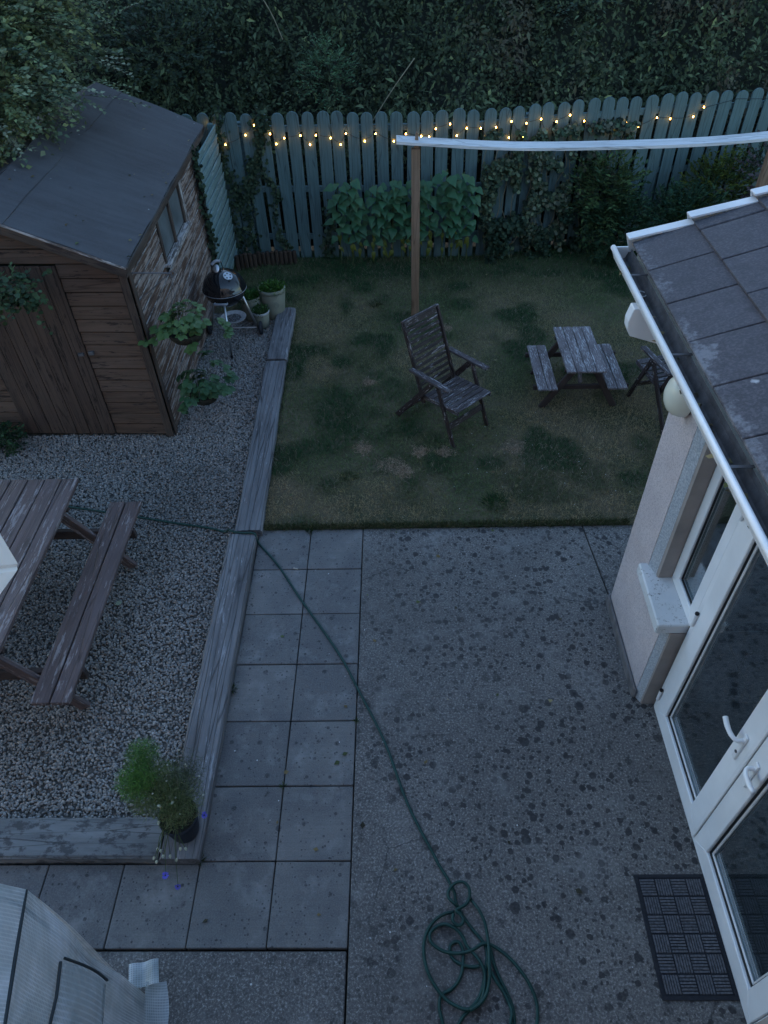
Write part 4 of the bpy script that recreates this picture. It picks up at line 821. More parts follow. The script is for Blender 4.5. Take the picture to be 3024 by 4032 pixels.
# scroll emblem on the large pot
mb = MB(); em = []
for i in range(22):
    a = R(60)+R(300)*i/21; rr = .026; ang = -1.15+(rr*math.cos(a))/.150; z = .215+rr*math.sin(a)*1.25; em.append((-1.187+.1515*math.cos(ang), 3.705+.1515*math.sin(ang), z))
mb.tube(em, .003, 5).build('scroll_emblem', 'potclay', pp_)
pot(-1.455, 3.66, .132, .095, .30, 'mid sized sage pot of seedlings between the barbecue and the large pot', dens=600, ln=.040, cols=[(.03, .09, .02), (.05, .12, .03)])
pot(-1.312, 3.46, .104, .075, .205, 'small green pot with a pale rim in front of the large pot', rimmat='potrim', dens=480, ln=.032, cols=[(.03, .07, .02), (.05, .10, .03)])

# ================================================================= BRACKET AND HANGING BASKETS
br = empty('hanging_bracket', (-1.93, 1.41, 1.6), 0, 'thin dark metal bracket sticking out from the corner of the shed', 'bracket')
tip = Vector((-1.605, 1.47, 1.66))
MB().tube([(-1.935, 1.40, 1.705), tip+Vector((0, 0, .0))], .0065, 8).build('arm', 'steel', br)
MB().tube(catmull([(-1.935, 1.405, 1.45), (-1.915, 1.41, 1.452), (-1.88, 1.42, 1.478), (-1.76, 1.44, 1.56), tip+Vector((-.03, -.005, -.01))], 4), .0055, 8).build('strut', 'steel', br)
MB().tube(catmull([tip, tip+Vector((.02, 0, .02)), tip+Vector((.03, 0, .0)), tip+Vector((.01, 0, -.03)), tip+Vector((-.01, 0, -.02))], 4), .005, 6).build('hook', 'steel', br)
def leafmesh(nm, w, n=5, droop=.25, fold=.12, shape='ovate', lobes=0):
    mb = MB(); rows = []
    for i in range(n+1):
        t_ = i/n
        wd = {'ovate': w*math.sin(math.pi*min(1, t_**.62))**.9*(1-t_*.25), 'round': w*math.sqrt(max(0, 1-(2*t_-1)**2))}[shape] if 0 < t_ < 1 else 0
        z = -droop*t_*t_; y = t_; rows.append((y, wd, z))
    for y, wd, z in rows:
        for s in (-1, -.5, 0, .5, 1): mb.v.append(Vector((s*wd*.5, y-.06*abs(s)*(0 if wd == 0 else 1), z+abs(s)*fold*wd-(.05*wd if abs(s) == 1 else 0))))
    for i in range(n):
        for j in range(4): a = i*5+j; mb.f.append((a, a+1, a+6, a+5))
    me = bpy.data.meshes.new(nm); me.from_pydata(mb.v, [], mb.f); me.validate(); return me
MAT['straw1'] = leafobj('strawberry_leaf', (.045, .095, .030), (.085, .150, .045)); MAT['straw2'] = leafobj('strawberry_leaf_dark', (.025, .070, .030), (.050, .110, .042))
MAT['sun1'] = leafobj('broad_leaf', (.022, .085, .040), (.045, .125, .055)); MAT['sun2'] = leafobj('yellowing_leaf', (.06, .085, .015), (.12, .13, .02))
def trifoliate(nm, mat):
    base = leafmesh('l', .86, 5, .16, .15, 'round'); mb = MB()
    for a, s in ((0, 1), (80, .92), (-80, .92)):
        Mz = Matrix.Rotation(R(a), 3, 'Z'); Mt = Matrix.Rotation(R(-6 if a else 0), 3, 'X'); mb.add([Mz @ (Mt @ (v.co*s)) for v in base.vertices], [tuple(p.vertices) for p in base.polygons])
    me = bpy.data.meshes.new(nm); me.from_pydata(mb.v, [], mb.f); me.materials.append(MAT[mat]); me.polygons.foreach_set('use_smooth', [True]*len(me.polygons)); return me
def orient(p, d, n, s):
    d = Vector(d).normalized(); x = d.cross(Vector(n)).normalized(); z = x.cross(d); M = Matrix((x*s, d*s, z*s)).transposed().to_4x4(); M.translation = p; return M
def basket(c, r, depth, mat, label, reach, nl, trail, hang, seed):
    rr = random.Random(seed); b = empty('hanging_basket', c, 0, label, 'hanging basket', 'hanging baskets of strawberries'); x, y, z = c
    MB().lathe([(.001, -depth), (r*.45, -depth*.93), (r*.78, -depth*.65), (r*.95, -depth*.3), (r, 0), (r*.94, .003), (r*.9, -.03), (.001, -.03)], c, 28).build('basket', 'coir', b, smooth=True)
    for k in range(3):
        a = k*2.094+.5; MB().tube([(x+r*math.cos(a), y+r*math.sin(a), z), hang], .0022, 5).build('chain', 'steel', b)
    me = trifoliate('leaf', mat); stems = MB()
    for i in range(nl):
        a = rr.uniform(0, 6.283); q = r*rr.uniform(.1, .8); L = rr.uniform(.25, 1)*reach; el = rr.uniform(.25, 1.2)
        p0 = Vector((x+q*math.cos(a)*.6, y+q*math.sin(a)*.6, z-.02)); p1 = p0+Vector((math.cos(a)*L*math.cos(el), math.sin(a)*L*math.cos(el), L*math.sin(el)*.9+.03))
        stems.tube([p0, p0.lerp(p1, .5)+Vector((0, 0, .03)), p1], .0016, 4, cap=False)
        link('leaf', me, b, orient(p1, (math.cos(a), math.sin(a), rr.uniform(-.5, .1)), (rr.uniform(-.3, .3), rr.uniform(-.45, .1), 1), rr.uniform(.055, .085)))
    for (dx, dy, dz) in trail:
        p1 = Vector((x+dx, y+dy, z+dz)); p0 = Vector((x+dx*.3, y+dy*.3, z)); stems.tube(catmull([p0, p0.lerp(p1, .5)+Vector((0, 0, .05)), p1], 4), .0014, 4, cap=False)
        for k in range(3): link('leaf', me, b, orient(p1+Vector((rr.uniform(-.05, .05), rr.uniform(-.05, .05), rr.uniform(-.04, .04))), (dx+rr.uniform(-.1, .1), dy+rr.uniform(-.1, .1), -.02), (0, -.3, 1), rr.uniform(.05, .078)))
    stems.build('stems', 'stem', b)
basket((-1.60, 1.47, 1.12), .172, .13, 'straw1', 'upper hanging basket of pale green strawberry leaves beneath the bracket', .26, 52, [(-.30, -.14, -.02), (-.22, -.1, .02), (.30, .1, .02), (.34, .04, -.05), (.10, -.18, -.05)], tip, 3)
basket((-1.56, 1.42, .46), .145, .11, 'straw2', 'lower hanging basket of dark green strawberry leaves just above the gravel', .24, 46, [(.20, .14, .16), (.26, .1, .10), (.10, .16, .25), (-.20, -.12, -.08), (.02, .2, .30)], (-1.60, 1.47, 1.0), 5)

# ================================================================= DOORMAT
dm = empty('doormat', (1.845, -3.13, 0), 0, 'black rubber doormat with a grey basketweave rib pattern outside the doors', 'doormat')
mx0, mx1, my0, my1 = 1.645, 2.042, -3.440, -2.828
MB().prism([(mx0, my0), (mx1-.002, my0), (mx1, my1), (mx0, my1)], .0005, .006, lambda u, v, h: (u, v, h)).build('backing', 'rubber', dm, bevel=.001)
bw = .022; cw = (mx1-mx0-2*bw)/4; ch = (my1-my0-2*bw)/6
mb = MB()
for s, e in (((mx0, my0), (mx1, my0+bw-.004)), ((mx0, my1-bw+.004), (mx1, my1)), ((mx0, my0+bw-.004), (mx0+bw-.004, my1-bw+.004)), ((mx1-bw+.004, my0+bw-.004), (mx1, my1-bw+.004))): mb.prism([(s[0], s[1]), (e[0], s[1]), (e[0], e[1]), (s[0], e[1])], .0062, .0095, lambda u, v, h: (u, v, h))
mb.build('border', 'rubber', dm)
for i in range(4):
    for j in range(6):
        cx = mx0+bw+cw*(i+.5); cy = my1-bw-ch*(j+.5); mb = MB(); hz = (i+j) % 2 == 0; n = 6
        for k in range(n):
            o = (k-(n-1)/2)*(ch if hz else cw)*.94/n; L = (cw if hz else ch)*.93; w = (ch if hz else cw)*.94/n*.66
            if hz: mb.prism([(-L/2, 0), (-L/2+.003, .005), (L/2-.003, .005), (L/2, 0)], -w/2, w/2, lambda u, v, h: (cx+u, cy+o+h, .006+v))
            else: mb.prism([(-L/2, 0), (-L/2+.003, .005), (L/2-.003, .005), (L/2, 0)], -w/2, w/2, lambda u, v, h: (cx+o+h, cy+u, .006+v))
        mb.build('rib_panel', 'matpile', dm)

# ================================================================= HOSE
H1 = [(-2.75, .34), (-2.631, .314), (-2.382, .26), (-2.003, .175), (-1.653, .093), (-1.354, .029), (-1.20, -.02)]
H2 = [(-.904, -.15), (-.87, -.19), (-.697, -.413), (-.472, -.780), (-.267, -1.094), (-.115, -1.344), (.012, -1.603), (.194, -1.984), (.341, -2.405), (.500, -2.729)]
TA_ = [(.515,-2.763),(.562,-2.839),(.6,-2.918),(.605,-2.962),(.616,-2.995),(.639,-3.038),(.68,-3.098),(.726,-3.152),(.753,-3.192),(.758,-3.236),(.749,-3.283),(.74,-3.321),(.72,-3.383),(.691,-3.436),(.649,-3.476),(.60,-3.52),(.55,-3.60),(.5,-3.7)]
TB = [(.63,-3.009),(.595,-2.99),(.566,-2.962),(.565,-2.928),(.591,-2.894),(.624,-2.877),(.661,-2.882),(.685,-2.914),(.681,-2.962),(.657,-2.995),(.625,-3.012),(.603,-3.028),(.628,-3.047),(.639,-3.075),(.624,-3.097),(.599,-3.097),(.58,-3.074),(.587,-3.042)]
TC = [(.593,-3.026),(.541,-3.037),(.488,-3.065),(.445,-3.111),(.42,-3.169),(.415,-3.235),(.428,-3.3),(.455,-3.358),(.496,-3.412),(.537,-3.448),(.583,-3.472),(.625,-3.484),(.669,-3.472),(.71,-3.436),(.729,-3.383),(.736,-3.321),(.716,-3.27),(.689,-3.235),(.652,-3.196),(.635,-3.156),(.607,-3.12),(.568,-3.097),(.528,-3.088),(.486,-3.102),(.454,-3.133),(.453,-3.169),(.482,-3.2),(.531,-3.222),(.58,-3.229),(.63,-3.227),(.681,-3.214),(.733,-3.187),(.773,-3.187),(.821,-3.21),(.875,-3.253),(.927,-3.313),(.967,-3.375),(.99,-3.444),(.989,-3.503),(.96,-3.6),(.9,-3.7)]
TD = [(.691,-2.962),(.728,-3.019),(.754,-3.075),(.764,-3.129),(.768,-3.183),(.766,-3.236),(.762,-3.291),(.756,-3.354),(.735,-3.416),(.698,-3.46),(.645,-3.49)]
TE = [(.775,-3.20),(.783,-3.236),(.793,-3.287),(.816,-3.346),(.847,-3.412),(.867,-3.476),(.866,-3.541),(.85,-3.64)]
TF = [(.755,-3.27),(.762,-3.3),(.786,-3.35),(.824,-3.404),(.85,-3.46),(.857,-3.499),(.845,-3.541),(.82,-3.64)]
TG_ = [(.714,-3.289),(.664,-3.291),(.616,-3.278),(.578,-3.257),(.56,-3.227),(.56,-3.192),(.584,-3.174),(.609,-3.174),(.627,-3.2),(.629,-3.235),(.624,-3.278),(.613,-3.321),(.591,-3.358),(.555,-3.391),(.505,-3.414),(.49,-3.444),(.488,-3.484),(.503,-3.541),(.53,-3.64)]
mb = MB(); HR = .0095
run = [(x, y, .006) for x, y in H1]+[(-1.155, -.055, .07), (-1.115, -.095, .088), (-1.02, -.118, .090), (-.925, -.122, .088)]+[(H2[0][0], H2[0][1], .055)]+[(x, y, HR) for x, y in H2[1:]]+[(x, y, HR) for x, y in TA_]
mb.tube(catmull(run, 5), HR, 8)
for pts_, z0 in ((TB, .045), (TC, .026), (TD, .042), (TE, .011), (TF, .030), (TG_, .0105)):
    q = [(x, y, max(HR, z0+.004*math.sin(i*1.3))) for i, (x, y) in enumerate(pts_)]; q[0] = (*q[0][:2], HR+.012); mb.tube(catmull(q, 5), HR, 8)
tag(mb.build('garden_hose', 'hose', smooth=True), 'dark green garden hose stretched across the paving and tangled at its near end', 'hose')

# ================================================================= MINI GREENHOUSE
G0 = Vector((-1.045, -3.425, 0)); gd = Vector((.190, -.982, 0)).normalized(); gn = Vector((gd.y, -gd.x, 0)); gn = gn if gn.x > 0 else -gn   # outward normal of the flap side
gh = empty('mini_greenhouse', G0+gd*.6-gn*.35, 0, 'translucent reinforced plastic greenhouse cover with a roll-up vent flap in the near corner', 'greenhouse')
GLn, GW = 1.15, .75; prof = [(0, .0), (.0, .85), (0, 1.69), (-.075, 1.845), (-.37, 1.99), (-.67, 1.845), (-.75, 1.69), (-.75, 0)]
def gp(u, n_, z): return G0+gd*u+gn*n_+Vector((0, 0, z))
def uvsheet(nm, fn, nu, nv, su, sv, mat='sheet', parent=gh, hole=None):
    me = bpy.data.meshes.new(nm); vs = []; fs = []; uvs = []
    for j in range(nv+1):
        for i in range(nu+1): vs.append(fn(i/nu, j/nv)); uvs.append((su*i/nu, sv*j/nv))
    for j in range(nv):
        for i in range(nu): a = j*(nu+1)+i; fs.append((a, a+1, a+nu+2, a+nu+1))
    c = Vector(vs[0]); me.from_pydata([Vector(v)-c for v in vs], [], fs); ul = me.uv_layers.new(name='UVMap')
    for l in me.loops: ul.data[l.index].uv = uvs[l.vertex_index]
    me.materials.append(MAT[mat]); me.polygons.foreach_set('use_smooth', [True]*len(me.polygons)); me.update(); return link(nm, me, parent, Matrix.Translation(c))
def wr(u, v, s=0): return .010*math.sin(u*7+v*5+s)+.006*math.sin(u*17-v*9+s)+.010*(vn(u*3, v*3, 2, 31+int(s))-.5)
def wall_fn(u, v):
    z = 1.69*v; sag = .03*math.sin(math.pi*v)*math.exp(-u*5)*-1
    return tuple(gp(u*GLn+sag*-.0+(.02*math.sin(math.pi*v) if u == 0 else 0), (wr(u*GLn, z)*.9)*(1 if 0 < v < 1 else .3), z))
uvsheet('side_cover', wall_fn, 28, 34, GLn, 1.69)
def roof_fn(u, v):
    k = v*3; i = min(2, int(k)); t_ = k-i; a = prof[2+i]; b = prof[3+i]
    return tuple(gp(u*GLn, a[0]*(1-t_)+b[0]*t_, a[1]*(1-t_)+b[1]*t_+wr(u, v*2, 2)*.5))
uvsheet('roof_cover', roof_fn, 24, 18, GLn, 1.1)
def end_fn(u, v):
    n_ = -GW*u; top = 1.69+.30*math.sin(math.pi*u)**.7 if 0 < u < 1 else 1.69
    return tuple(gp(.012*math.sin(v*6+u*3)+.003, n_, top*v))
uvsheet('end_cover', end_fn, 14, 20, GW, 1.7)
# skirt flaring on the ground
uvsheet('skirt', lambda u, v: tuple(gp(-.05+u*GLn, .010+v*(.085+.012*math.sin(u*14)), .10*(1-v)**2+.012+.012*math.sin(u*23+v*2)*v)), 26, 6, GLn, .18)
uvsheet('skirt_corner', lambda u, v: tuple(gp(-.03-v*.13, .075-.155*u-.02*v, .05+.05*(1-v)+.012*math.sin(u*9))), 8, 6, .16, .14)
# vent flap proud of the wall with a dark open gap along its top and side
fz0, fz1, fu0, fu1 = .80, 1.33, .15, .62
def flap(u, v):
    return tuple(gp(fu0+(fu1-fu0)*u-.04*(1-v)*(1-u), .022+.018*math.sin(math.pi*v)+.006*math.sin(u*8), fz0+(fz1-fz0)*v+.06*u))
uvsheet('vent_flap', flap, 10, 14, .30, .55)
mb = MB(); mb.tube([Vector(flap(0, k/6))-gd*.012+gn*.006 for k in range(7)], .006, 6); mb.tube([Vector(flap(k/4, 1))+Vector((0, 0, .010))-gn*.004 for k in range(5)], .006, 6)
mb.tube([Vector(flap(k/4, 0))-Vector((0, 0, .008))-gn*.006 for k in range(5)], .005, 6); mb.build('flap_edging', 'greenhouse_tube', gh)
# frame tubes inside
mb = MB()
for i in range(2, 7): pass
for a in ((0, 1.69), (-.075, 1.845), (-.67, 1.845), (-.75, 1.69)): mb.tube([gp(.0, a[0]-.004, a[1]+.004), gp(GLn, a[0]-.004, a[1]+.004)], .0075, 8)
mb.build('roof_tubes', 'greenhouse_tube', gh)
mb = MB()
for u in (.03, GLn-.03): mb.tube([gp(u, n_-(.034 if n_ > -.3 else -.034), z-.02 if z > 0 else 0) for n_, z in prof], .008, 8)
mb.build('hoops', 'greenhouse_tube', gh, smooth=True)
mb = MB()
for z in (.5, 1.0): 
    for n_ in (-.1, -.3, -.5, -.65): mb.tube([gp(.06, n_, z), gp(GLn-.06, n_, z)], .006, 6)
mb.build('shelf_bars', 'greenhouse_tube', gh)

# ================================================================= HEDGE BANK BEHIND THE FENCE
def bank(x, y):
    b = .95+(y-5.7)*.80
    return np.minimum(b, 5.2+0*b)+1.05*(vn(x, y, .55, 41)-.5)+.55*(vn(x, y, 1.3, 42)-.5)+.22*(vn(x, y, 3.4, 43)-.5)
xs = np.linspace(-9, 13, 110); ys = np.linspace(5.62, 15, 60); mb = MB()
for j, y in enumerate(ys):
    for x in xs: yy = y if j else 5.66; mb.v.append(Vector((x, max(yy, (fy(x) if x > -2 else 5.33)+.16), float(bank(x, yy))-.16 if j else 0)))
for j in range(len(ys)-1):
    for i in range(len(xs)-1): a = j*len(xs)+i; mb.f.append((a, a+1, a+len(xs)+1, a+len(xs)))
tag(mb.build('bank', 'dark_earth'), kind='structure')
def hedge_leaves(N, xr, yr, cols_fn, tmpl, sz, lift, name, label, cat):
    x = RNG.uniform(*xr, N); y = yr[0]+(yr[1]-yr[0])*RNG.random(N)**1.25
    y = np.maximum(y, np.interp(x, PX, PY)+.17)
    clump = vn(x, y, 6.5, 51)*.55+vn(x, y, 14, 52)*.45
    hole = vn(x, y*1.3, 2.6, 53)*.6+vn(x, y*1.3, 7, 54)*.4; z = bank(x, y)-.16+lift*clump**1.2*RNG.uniform(.1, 1.25, N)+.45*(hole-.5)
    kp = (hole > .36) | (RNG.random(N) < .25); x, y, z = x[kp], y[kp], z[kp]; N = len(x)
    nrm = rand_dir(N, (0, -.9, 1.0), .55); ax = rand_dir(N, (0, -.25, -.35), .8)
    tn = cols_fn(x, y, N)
    return tag(cloud(name, np.c_[x, y, z], ax, nrm, RNG.uniform(.6, 1.35, N)*sz, tn, tmpl, 'leaf'), label, cat, kind='stuff')
def hcol(x, y, N):
    a = np.clip((vn(x, y, .8, 61)-.35)*2.6, 0, 1)[:, None]; b = np.clip((vn(x, y, 1.4, 62)*.7+vn(x, y, 4, 63)*.3-.56)*6, 0, 1)[:, None]
    c = np.array([[.036, .050, .026]])*(1-a)+np.array([[.064, .086, .044]])*a
    br = b*np.clip(1.6-np.abs(y-6.6)/1.0, 0, 1)[:, None]*np.clip((x+.2)/1.0, 0, 1)[:, None]
    c = c*(1-br*.75)+np.array([[.080, .062, .045]])*br*.75
    ye = (RNG.random(N) < .02)[:, None]; c = np.where(ye, np.array([[.12, .14, .06]]), c)
    return .98*c*(1+RNG.normal(size=(N, 1))*.36).clip(.25, 2.2)
hedge_leaves(150000, (-7, 10), (5.5, 11.8), hcol, LEAF, .056, .75, 'bramble_foliage', 'dense dark mass of bramble and shrub leaves on the bank behind the fence', 'undergrowth')
hedge_leaves(30000, (-7, 10), (5.5, 11.0), lambda x, y, N: hcol(x, y, N)*1.3, NARROW, .10, 1.0, 'fern_fronds', 'narrow fern and grass leaves growing through the dark brambles on the bank', 'undergrowth')

# sprays: twigs with alternate leaves
def sprays(name, starts, dirs, lens, nleaf, lsz, cols, tmpl, parent, mat='leaf', twig='bark', droop=.25, tw=.0022, jit=.28, twigs=True, twname='twigs'):
    Ps, Ds, Ns, Sz = [], [], [], []; mb = MB()
    for s0, d0, L in zip(starts, dirs, lens):
        s0 = np.array(s0, float); d0 = np.array(d0, float); d0 /= np.linalg.norm(d0); e = np.array([0, 0, -droop*L])
        if twigs: mb.tube([s0, s0+d0*L*.5+e*.25, s0+d0*L+e], [tw*1.4, tw, tw*.5], 3, cap=False)
        t_ = np.linspace(.12, 1, nleaf); p = s0+d0*(L*t_)[:, None]+e*(t_**2)[:, None]
        side = np.cross(d0, [0, 0, 1.]); side /= max(1e-6, np.linalg.norm(side)); sg = np.where(np.arange(nleaf) % 2, 1, -1)[:, None]
        Ps.append(p); Ds.append(side*sg*.8+d0*.7+RNG.normal(size=(nleaf, 3))*.25); Ns.append(np.array([[0, -.25, 1.]])+RNG.normal(size=(nleaf, 3))*.4); Sz.append(RNG.uniform(.7, 1.25, nleaf)*lsz)
    P_ = np.vstack(Ps); n = len(P_)
    if twigs: mb.build(twname, twig, parent, kind='stuff')
    c = np.array(cols); per = np.repeat(RNG.integers(0, len(c), len(Ps)), nleaf); tn = c[per]*(1+RNG.normal(size=(n, 1))*jit).clip(.35, 2)
    return cloud('leaves', P_, np.vstack(Ds), np.vstack(Ns), np.concatenate(Sz), tn, tmpl, mat, parent, kind='stuff')
def in_blobs(N, blobs, shell=.45):
    B = np.array(blobs); vol = B[:, 3]*B[:, 4]*B[:, 5]; w = (vol**.8); w /= w.sum(); k = RNG.choice(len(B), N, p=w); d = rand_dir(N); r = (shell+(1-shell)*RNG.random(N)**.7)[:, None]
    return B[k, :3]+d*r*B[k, 3:6], d
# three brighter shrubs standing out of the bank
def bank_shrub(c, r, n, cols, lsz, label, tmpl=LEAF):
    p = empty('shrub', (c[0], c[1], float(bank(c[0], c[1]))-.3), 0, label, 'shrub')
    P_, d = in_blobs(n, [(c[0], c[1], c[2], *r)], .3); sprays('s', P_, d*.6+np.array([0, -.3, .5]), RNG.uniform(.12, .3, n), 9, lsz, cols, tmpl, p)
bank_shrub((-.55, 6.45, 1.98), (.30, .28, .34), 150, [(.07, .13, .065), (.055, .105, .055)], .055, 'paler green feathery shrub on the bank left of centre above the fence', NARROW)
bank_shrub((2.9, 7.6, 2.6), (.7, .5, .35), 230, [(.055, .085, .062), (.045, .07, .05)], .06, 'grey green willowy shrub high on the bank right of centre', NARROW)
bank_shrub((-2.9, 7.0, 2.3), (.9, .6, .5), 260, [(.028, .045, .030), (.04, .06, .04)], .06, 'dark shrub on the bank directly behind the far end of the shed')
# bare arching bramble canes
def cane(p, label):
    tag(MB().tube(catmull(p, 5), [.007]*(5*(len(p)-1)+1), 5).build('bramble_cane', 'drystem'), label, 'bramble cane')
cane([(-1.9, 7.4, 3.25), (-1.55, 7.0, 3.0), (-1.25, 6.7, 2.65), (-1.1, 6.55, 2.35)], 'pale bare bramble cane arching down the bank above the shed corner')
cane([(.05, 5.9, 1.55), (.3, 6.05, 1.85), (.6, 6.3, 2.15)], 'thin pale cane leaning over the bank above the middle of the fence')

# ================================================================= TREE OVER THE SHED
tree = empty('tree', (-4.35, 2.9, 0), 0, 'small leaved green tree leaning over the far left side of the shed', 'tree')
MB().tube(catmull([(-4.35, 2.9, -.05), (-4.33, 2.92, .8), (-4.25, 3.0, 1.6), (-4.05, 3.05, 2.2)], 5), [.10, .098, .095, .09, .088, .085, .082, .08, .078, .076, .074, .072, .07, .065, .06, .055], 10).build('trunk', 'bark', tree, smooth=True)
blobs = [(-3.55, 3.1, 2.75, .75, .8, .42), (-3.4, 3.6, 3.1, .7, .9, .5), (-3.7, 2.5, 2.55, .6, .55, .40), (-4.1, 3.6, 3.2, .9, 1.0, .6), (-3.65, 4.4, 3.3, .9, .8, .55), (-3.15, 2.9, 2.75, .36, .5, .25), (-4.3, 2.3, 2.5, .7, .6, .5), (-3.3, 4.4, 3.4, .5, .5, .35)]
for (x, y, z, a, b_, c_) in blobs:
    MB().tube(catmull([(-4.15, 3.0, 1.9), (-4.15*.5+x*.5, 3.0*.5+y*.5, 2.1*.4+z*.6-.1), (x, y, z)], 4), [.045, .04, .035, .03, .026, .022, .018, .014, .01], 6).build('limb', 'bark', tree, smooth=True)
P_, d = in_blobs(2900, blobs, .35)
sprays('c', P_, d+rand_dir(2900)*.5+np.array([.15, -.2, .1]), RNG.uniform(.16, .36, 2900), 12, .056, [(.14, .19, .09), (.10, .145, .08), (.18, .22, .13), (.08, .12, .08), (.18, .21, .09)], LEAF, tree, droop=.35)
# long shoots that stand clear of the crown
sh = [((-2.75, 3.9, 2.75), (.9, .5, .1), .6), ((-2.6, 4.3, 2.95), (.7, .2, .7), .55), ((-2.75, 3.4, 2.6), (.9, -.2, -.2), .5), ((-2.9, 3.0, 2.6), (.8, -.5, -.2), .45), ((-2.45, 4.5, 3.0), (.4, .1, .9), .5), ((-3.0, 2.6, 2.5), (.7, -.6, -.2), .4), ((-2.6, 4.1, 2.7), (1, -.2, 0), .45), ((-3.2, 2.4, 2.45), (.5, -.8, -.3), .4), ((-2.7, 3.7, 2.6), (1, .1, -.1), .6), ((-3.5, 2.1, 2.4), (.3, -.9, -.2), .4)]
for k in range(3): sprays('s', [tuple(np.array(a)+np.array([-.18, 0, 0])+RNG.normal(size=3)*.07) for a, b_, c_ in sh], [tuple(np.array(b_)+RNG.normal(size=3)*.2) for a, b_, c_ in sh], [c_ for a, b_, c_ in sh], 20, .052, [(.15, .19, .12), (.11, .15, .08), (.20, .23, .16)], LEAF, tree, droop=.2, twname='shoots')
# low branch hanging in front of the shed gable
lb = empty('overhanging_branch', (-3.1, .95, 1.85), 0, 'leafy branch hanging in front of the shed gable at the left edge', 'branch')
MB().tube(catmull([(-3.9, 1.3, 2.15), (-3.3, 1.05, 2.02), (-2.9, .98, 1.93), (-2.62, .95, 1.82)], 4), [.016]*4+[.012]*4+[.008]*4+[.004], 6).build('branch', 'bark', lb)
n = 150; a0 = np.array([(-3.25, 1.05, 1.95), (-2.95, .98, 1.9), (-2.8, .97, 1.86), (-2.68, .95, 1.80), (-2.72, .95, 1.7), (-3.0, .95, 1.72)])
sprays('s', a0[RNG.integers(0, 6, n)]+RNG.normal(size=(n, 3))*np.array([.09, .08, .06]), rand_dir(n, (.4, -.4, -.5)), RNG.uniform(.05, .15, n), 6, .040, [(.05, .09, .045), (.07, .11, .05), (.04, .07, .04)], ROUND, lb)
sb_ = empty('low_bush', (-3.62, 1.18, 0), 0, 'small dark bush at the foot of the shed at the left edge', 'bush')
P_, d = in_blobs(160, [(-3.66, 1.2, .14, .24, .15, .16)], .2); sprays('s', P_, d+np.array([0, 0, .5]), RNG.uniform(.05, .12, 160), 7, .035, [(.02, .05, .025), (.03, .07, .03)], LEAF, sb_)

# ================================================================= PLANTS IN FRONT OF THE FENCE
bl = []
for k, w_ in enumerate((1.0, .82, .92)):
    me = leafmesh('broad_leaf', w_, 6, .35+.1*k, .10, 'ovate'); me.materials.append(MAT['sun1']); me.polygons.foreach_set('use_smooth', [True]*len(me.polygons)); bl.append(me)
yl = leafmesh('yellow_leaf', .55, 5, .6, .1, 'ovate'); yl.materials.append(MAT['sun2'])
lab = ['at the left end of the row', 'second from the left end', 'third from the left, short', 'fourth from the left', 'left of the tallest group', 'behind the brown post, left side', 'directly behind the brown post', 'behind the brown post, right side', 'just right of the brown post', 'second right of the brown post', 'tallest, right of the post', 'third from the right end', 'second from the right end', 'at the right end of the row']
for i in range(14):
    rr = random.Random(100+i); x = -.40+i*.131+rr.uniform(-.03, .03); y = 5.03+rr.uniform(-.05, .03); H = [1.14, 1.20, 1.00, 1.10, 1.04, 1.16, 1.08, 1.18, 1.10, 1.22, 1.28, 1.15, 1.22, 1.08][i]; top = Vector((x+rr.uniform(-.05, .05), y-.14+rr.uniform(-.04, .04), H))
    pl_ = empty('broad_leaved_plant', (x, y, 0), 0, 'tall broad leaved green plant by the teal fence, '+lab[i], 'plant', 'tall broad leaved plants against the fence')
    st = [Vector((x, y, 0)), Vector((x, y, H*.4)).lerp(top, .25), top]; st[1].z = H*.45; st = catmull(st, 4); MB().tube(st, .008, 6).build('stem', 'stem', pl_)
    for k in range(20):
        t_ = .36+.64*(k/19)**.75; zz = t_*H; c = st[min(len(st)-1, int(t_*(len(st)-1)))]; a = k*2.4+rr.uniform(-.4, .4); c = Vector((c.x, c.y, zz))
        d_ = Vector((math.cos(a), -abs(math.sin(a))*.9-.25, rr.uniform(-.75, .15))); p = c+d_.normalized()*rr.uniform(.02, .09)
        link('leaf', bl[k % 3], pl_, orient(p, d_, (rr.uniform(-.4, .4), -.75, 1), rr.uniform(.10, .155)))
    for k in range(rr.randint(2, 4)):
        a = rr.uniform(0, 6.28); zz = rr.uniform(.18, .5)*H; link('leaf', yl, pl_, orient(Vector((x, y-.04, zz)), (math.cos(a)*.6, -.5, -.8), (0, -1, .4), rr.uniform(.08, .13)))
# climbers
def climber(x0, x1, z1, n, cols, label, lsz=.05, name='climbing_plant', y_off=.10, z0=.05, ns=5, tmpl=ROUND):
    xm = (x0+x1)/2; c = empty(name, (xm, fy(xm)-.1, 0), 0, label, 'climber'); mb = MB()
    for i in range(ns):
        x = x0+(x1-x0)*(i+.5)/ns; pts = [(x+random.uniform(-.05, .05)+.04*math.sin(z*4+i), fy(x)-y_off*random.uniform(.4, 1), z) for z in np.linspace(0, z1*random.uniform(.8, 1), 7)]; MB().tube(catmull(pts, 3), .0055, 4, cap=False).build('stem', 'drystem', c)
    x = RNG.uniform(x0, x1, n*3); z = RNG.uniform(z0, z1, n*3); keep = (vn(x*1.0, z, 4.5, int(x0*10) % 60+70)*.65+vn(x, z, 11, 72)*.35) > .49; x = x[keep][:n]; z = z[keep][:n]; m_ = len(x)
    y = np.array([fy(v) for v in x])-.03-y_off*1.6*RNG.random(m_)
    cloud('leaves', np.c_[x, y, z], rand_dir(m_, (0, -.4, -.6), .6), rand_dir(m_, (0, -1, .7), .45), RNG.uniform(.6, 1.3, m_)*lsz, tints(m_, cols, jit=.3), tmpl, 'leaf', c, kind='stuff')
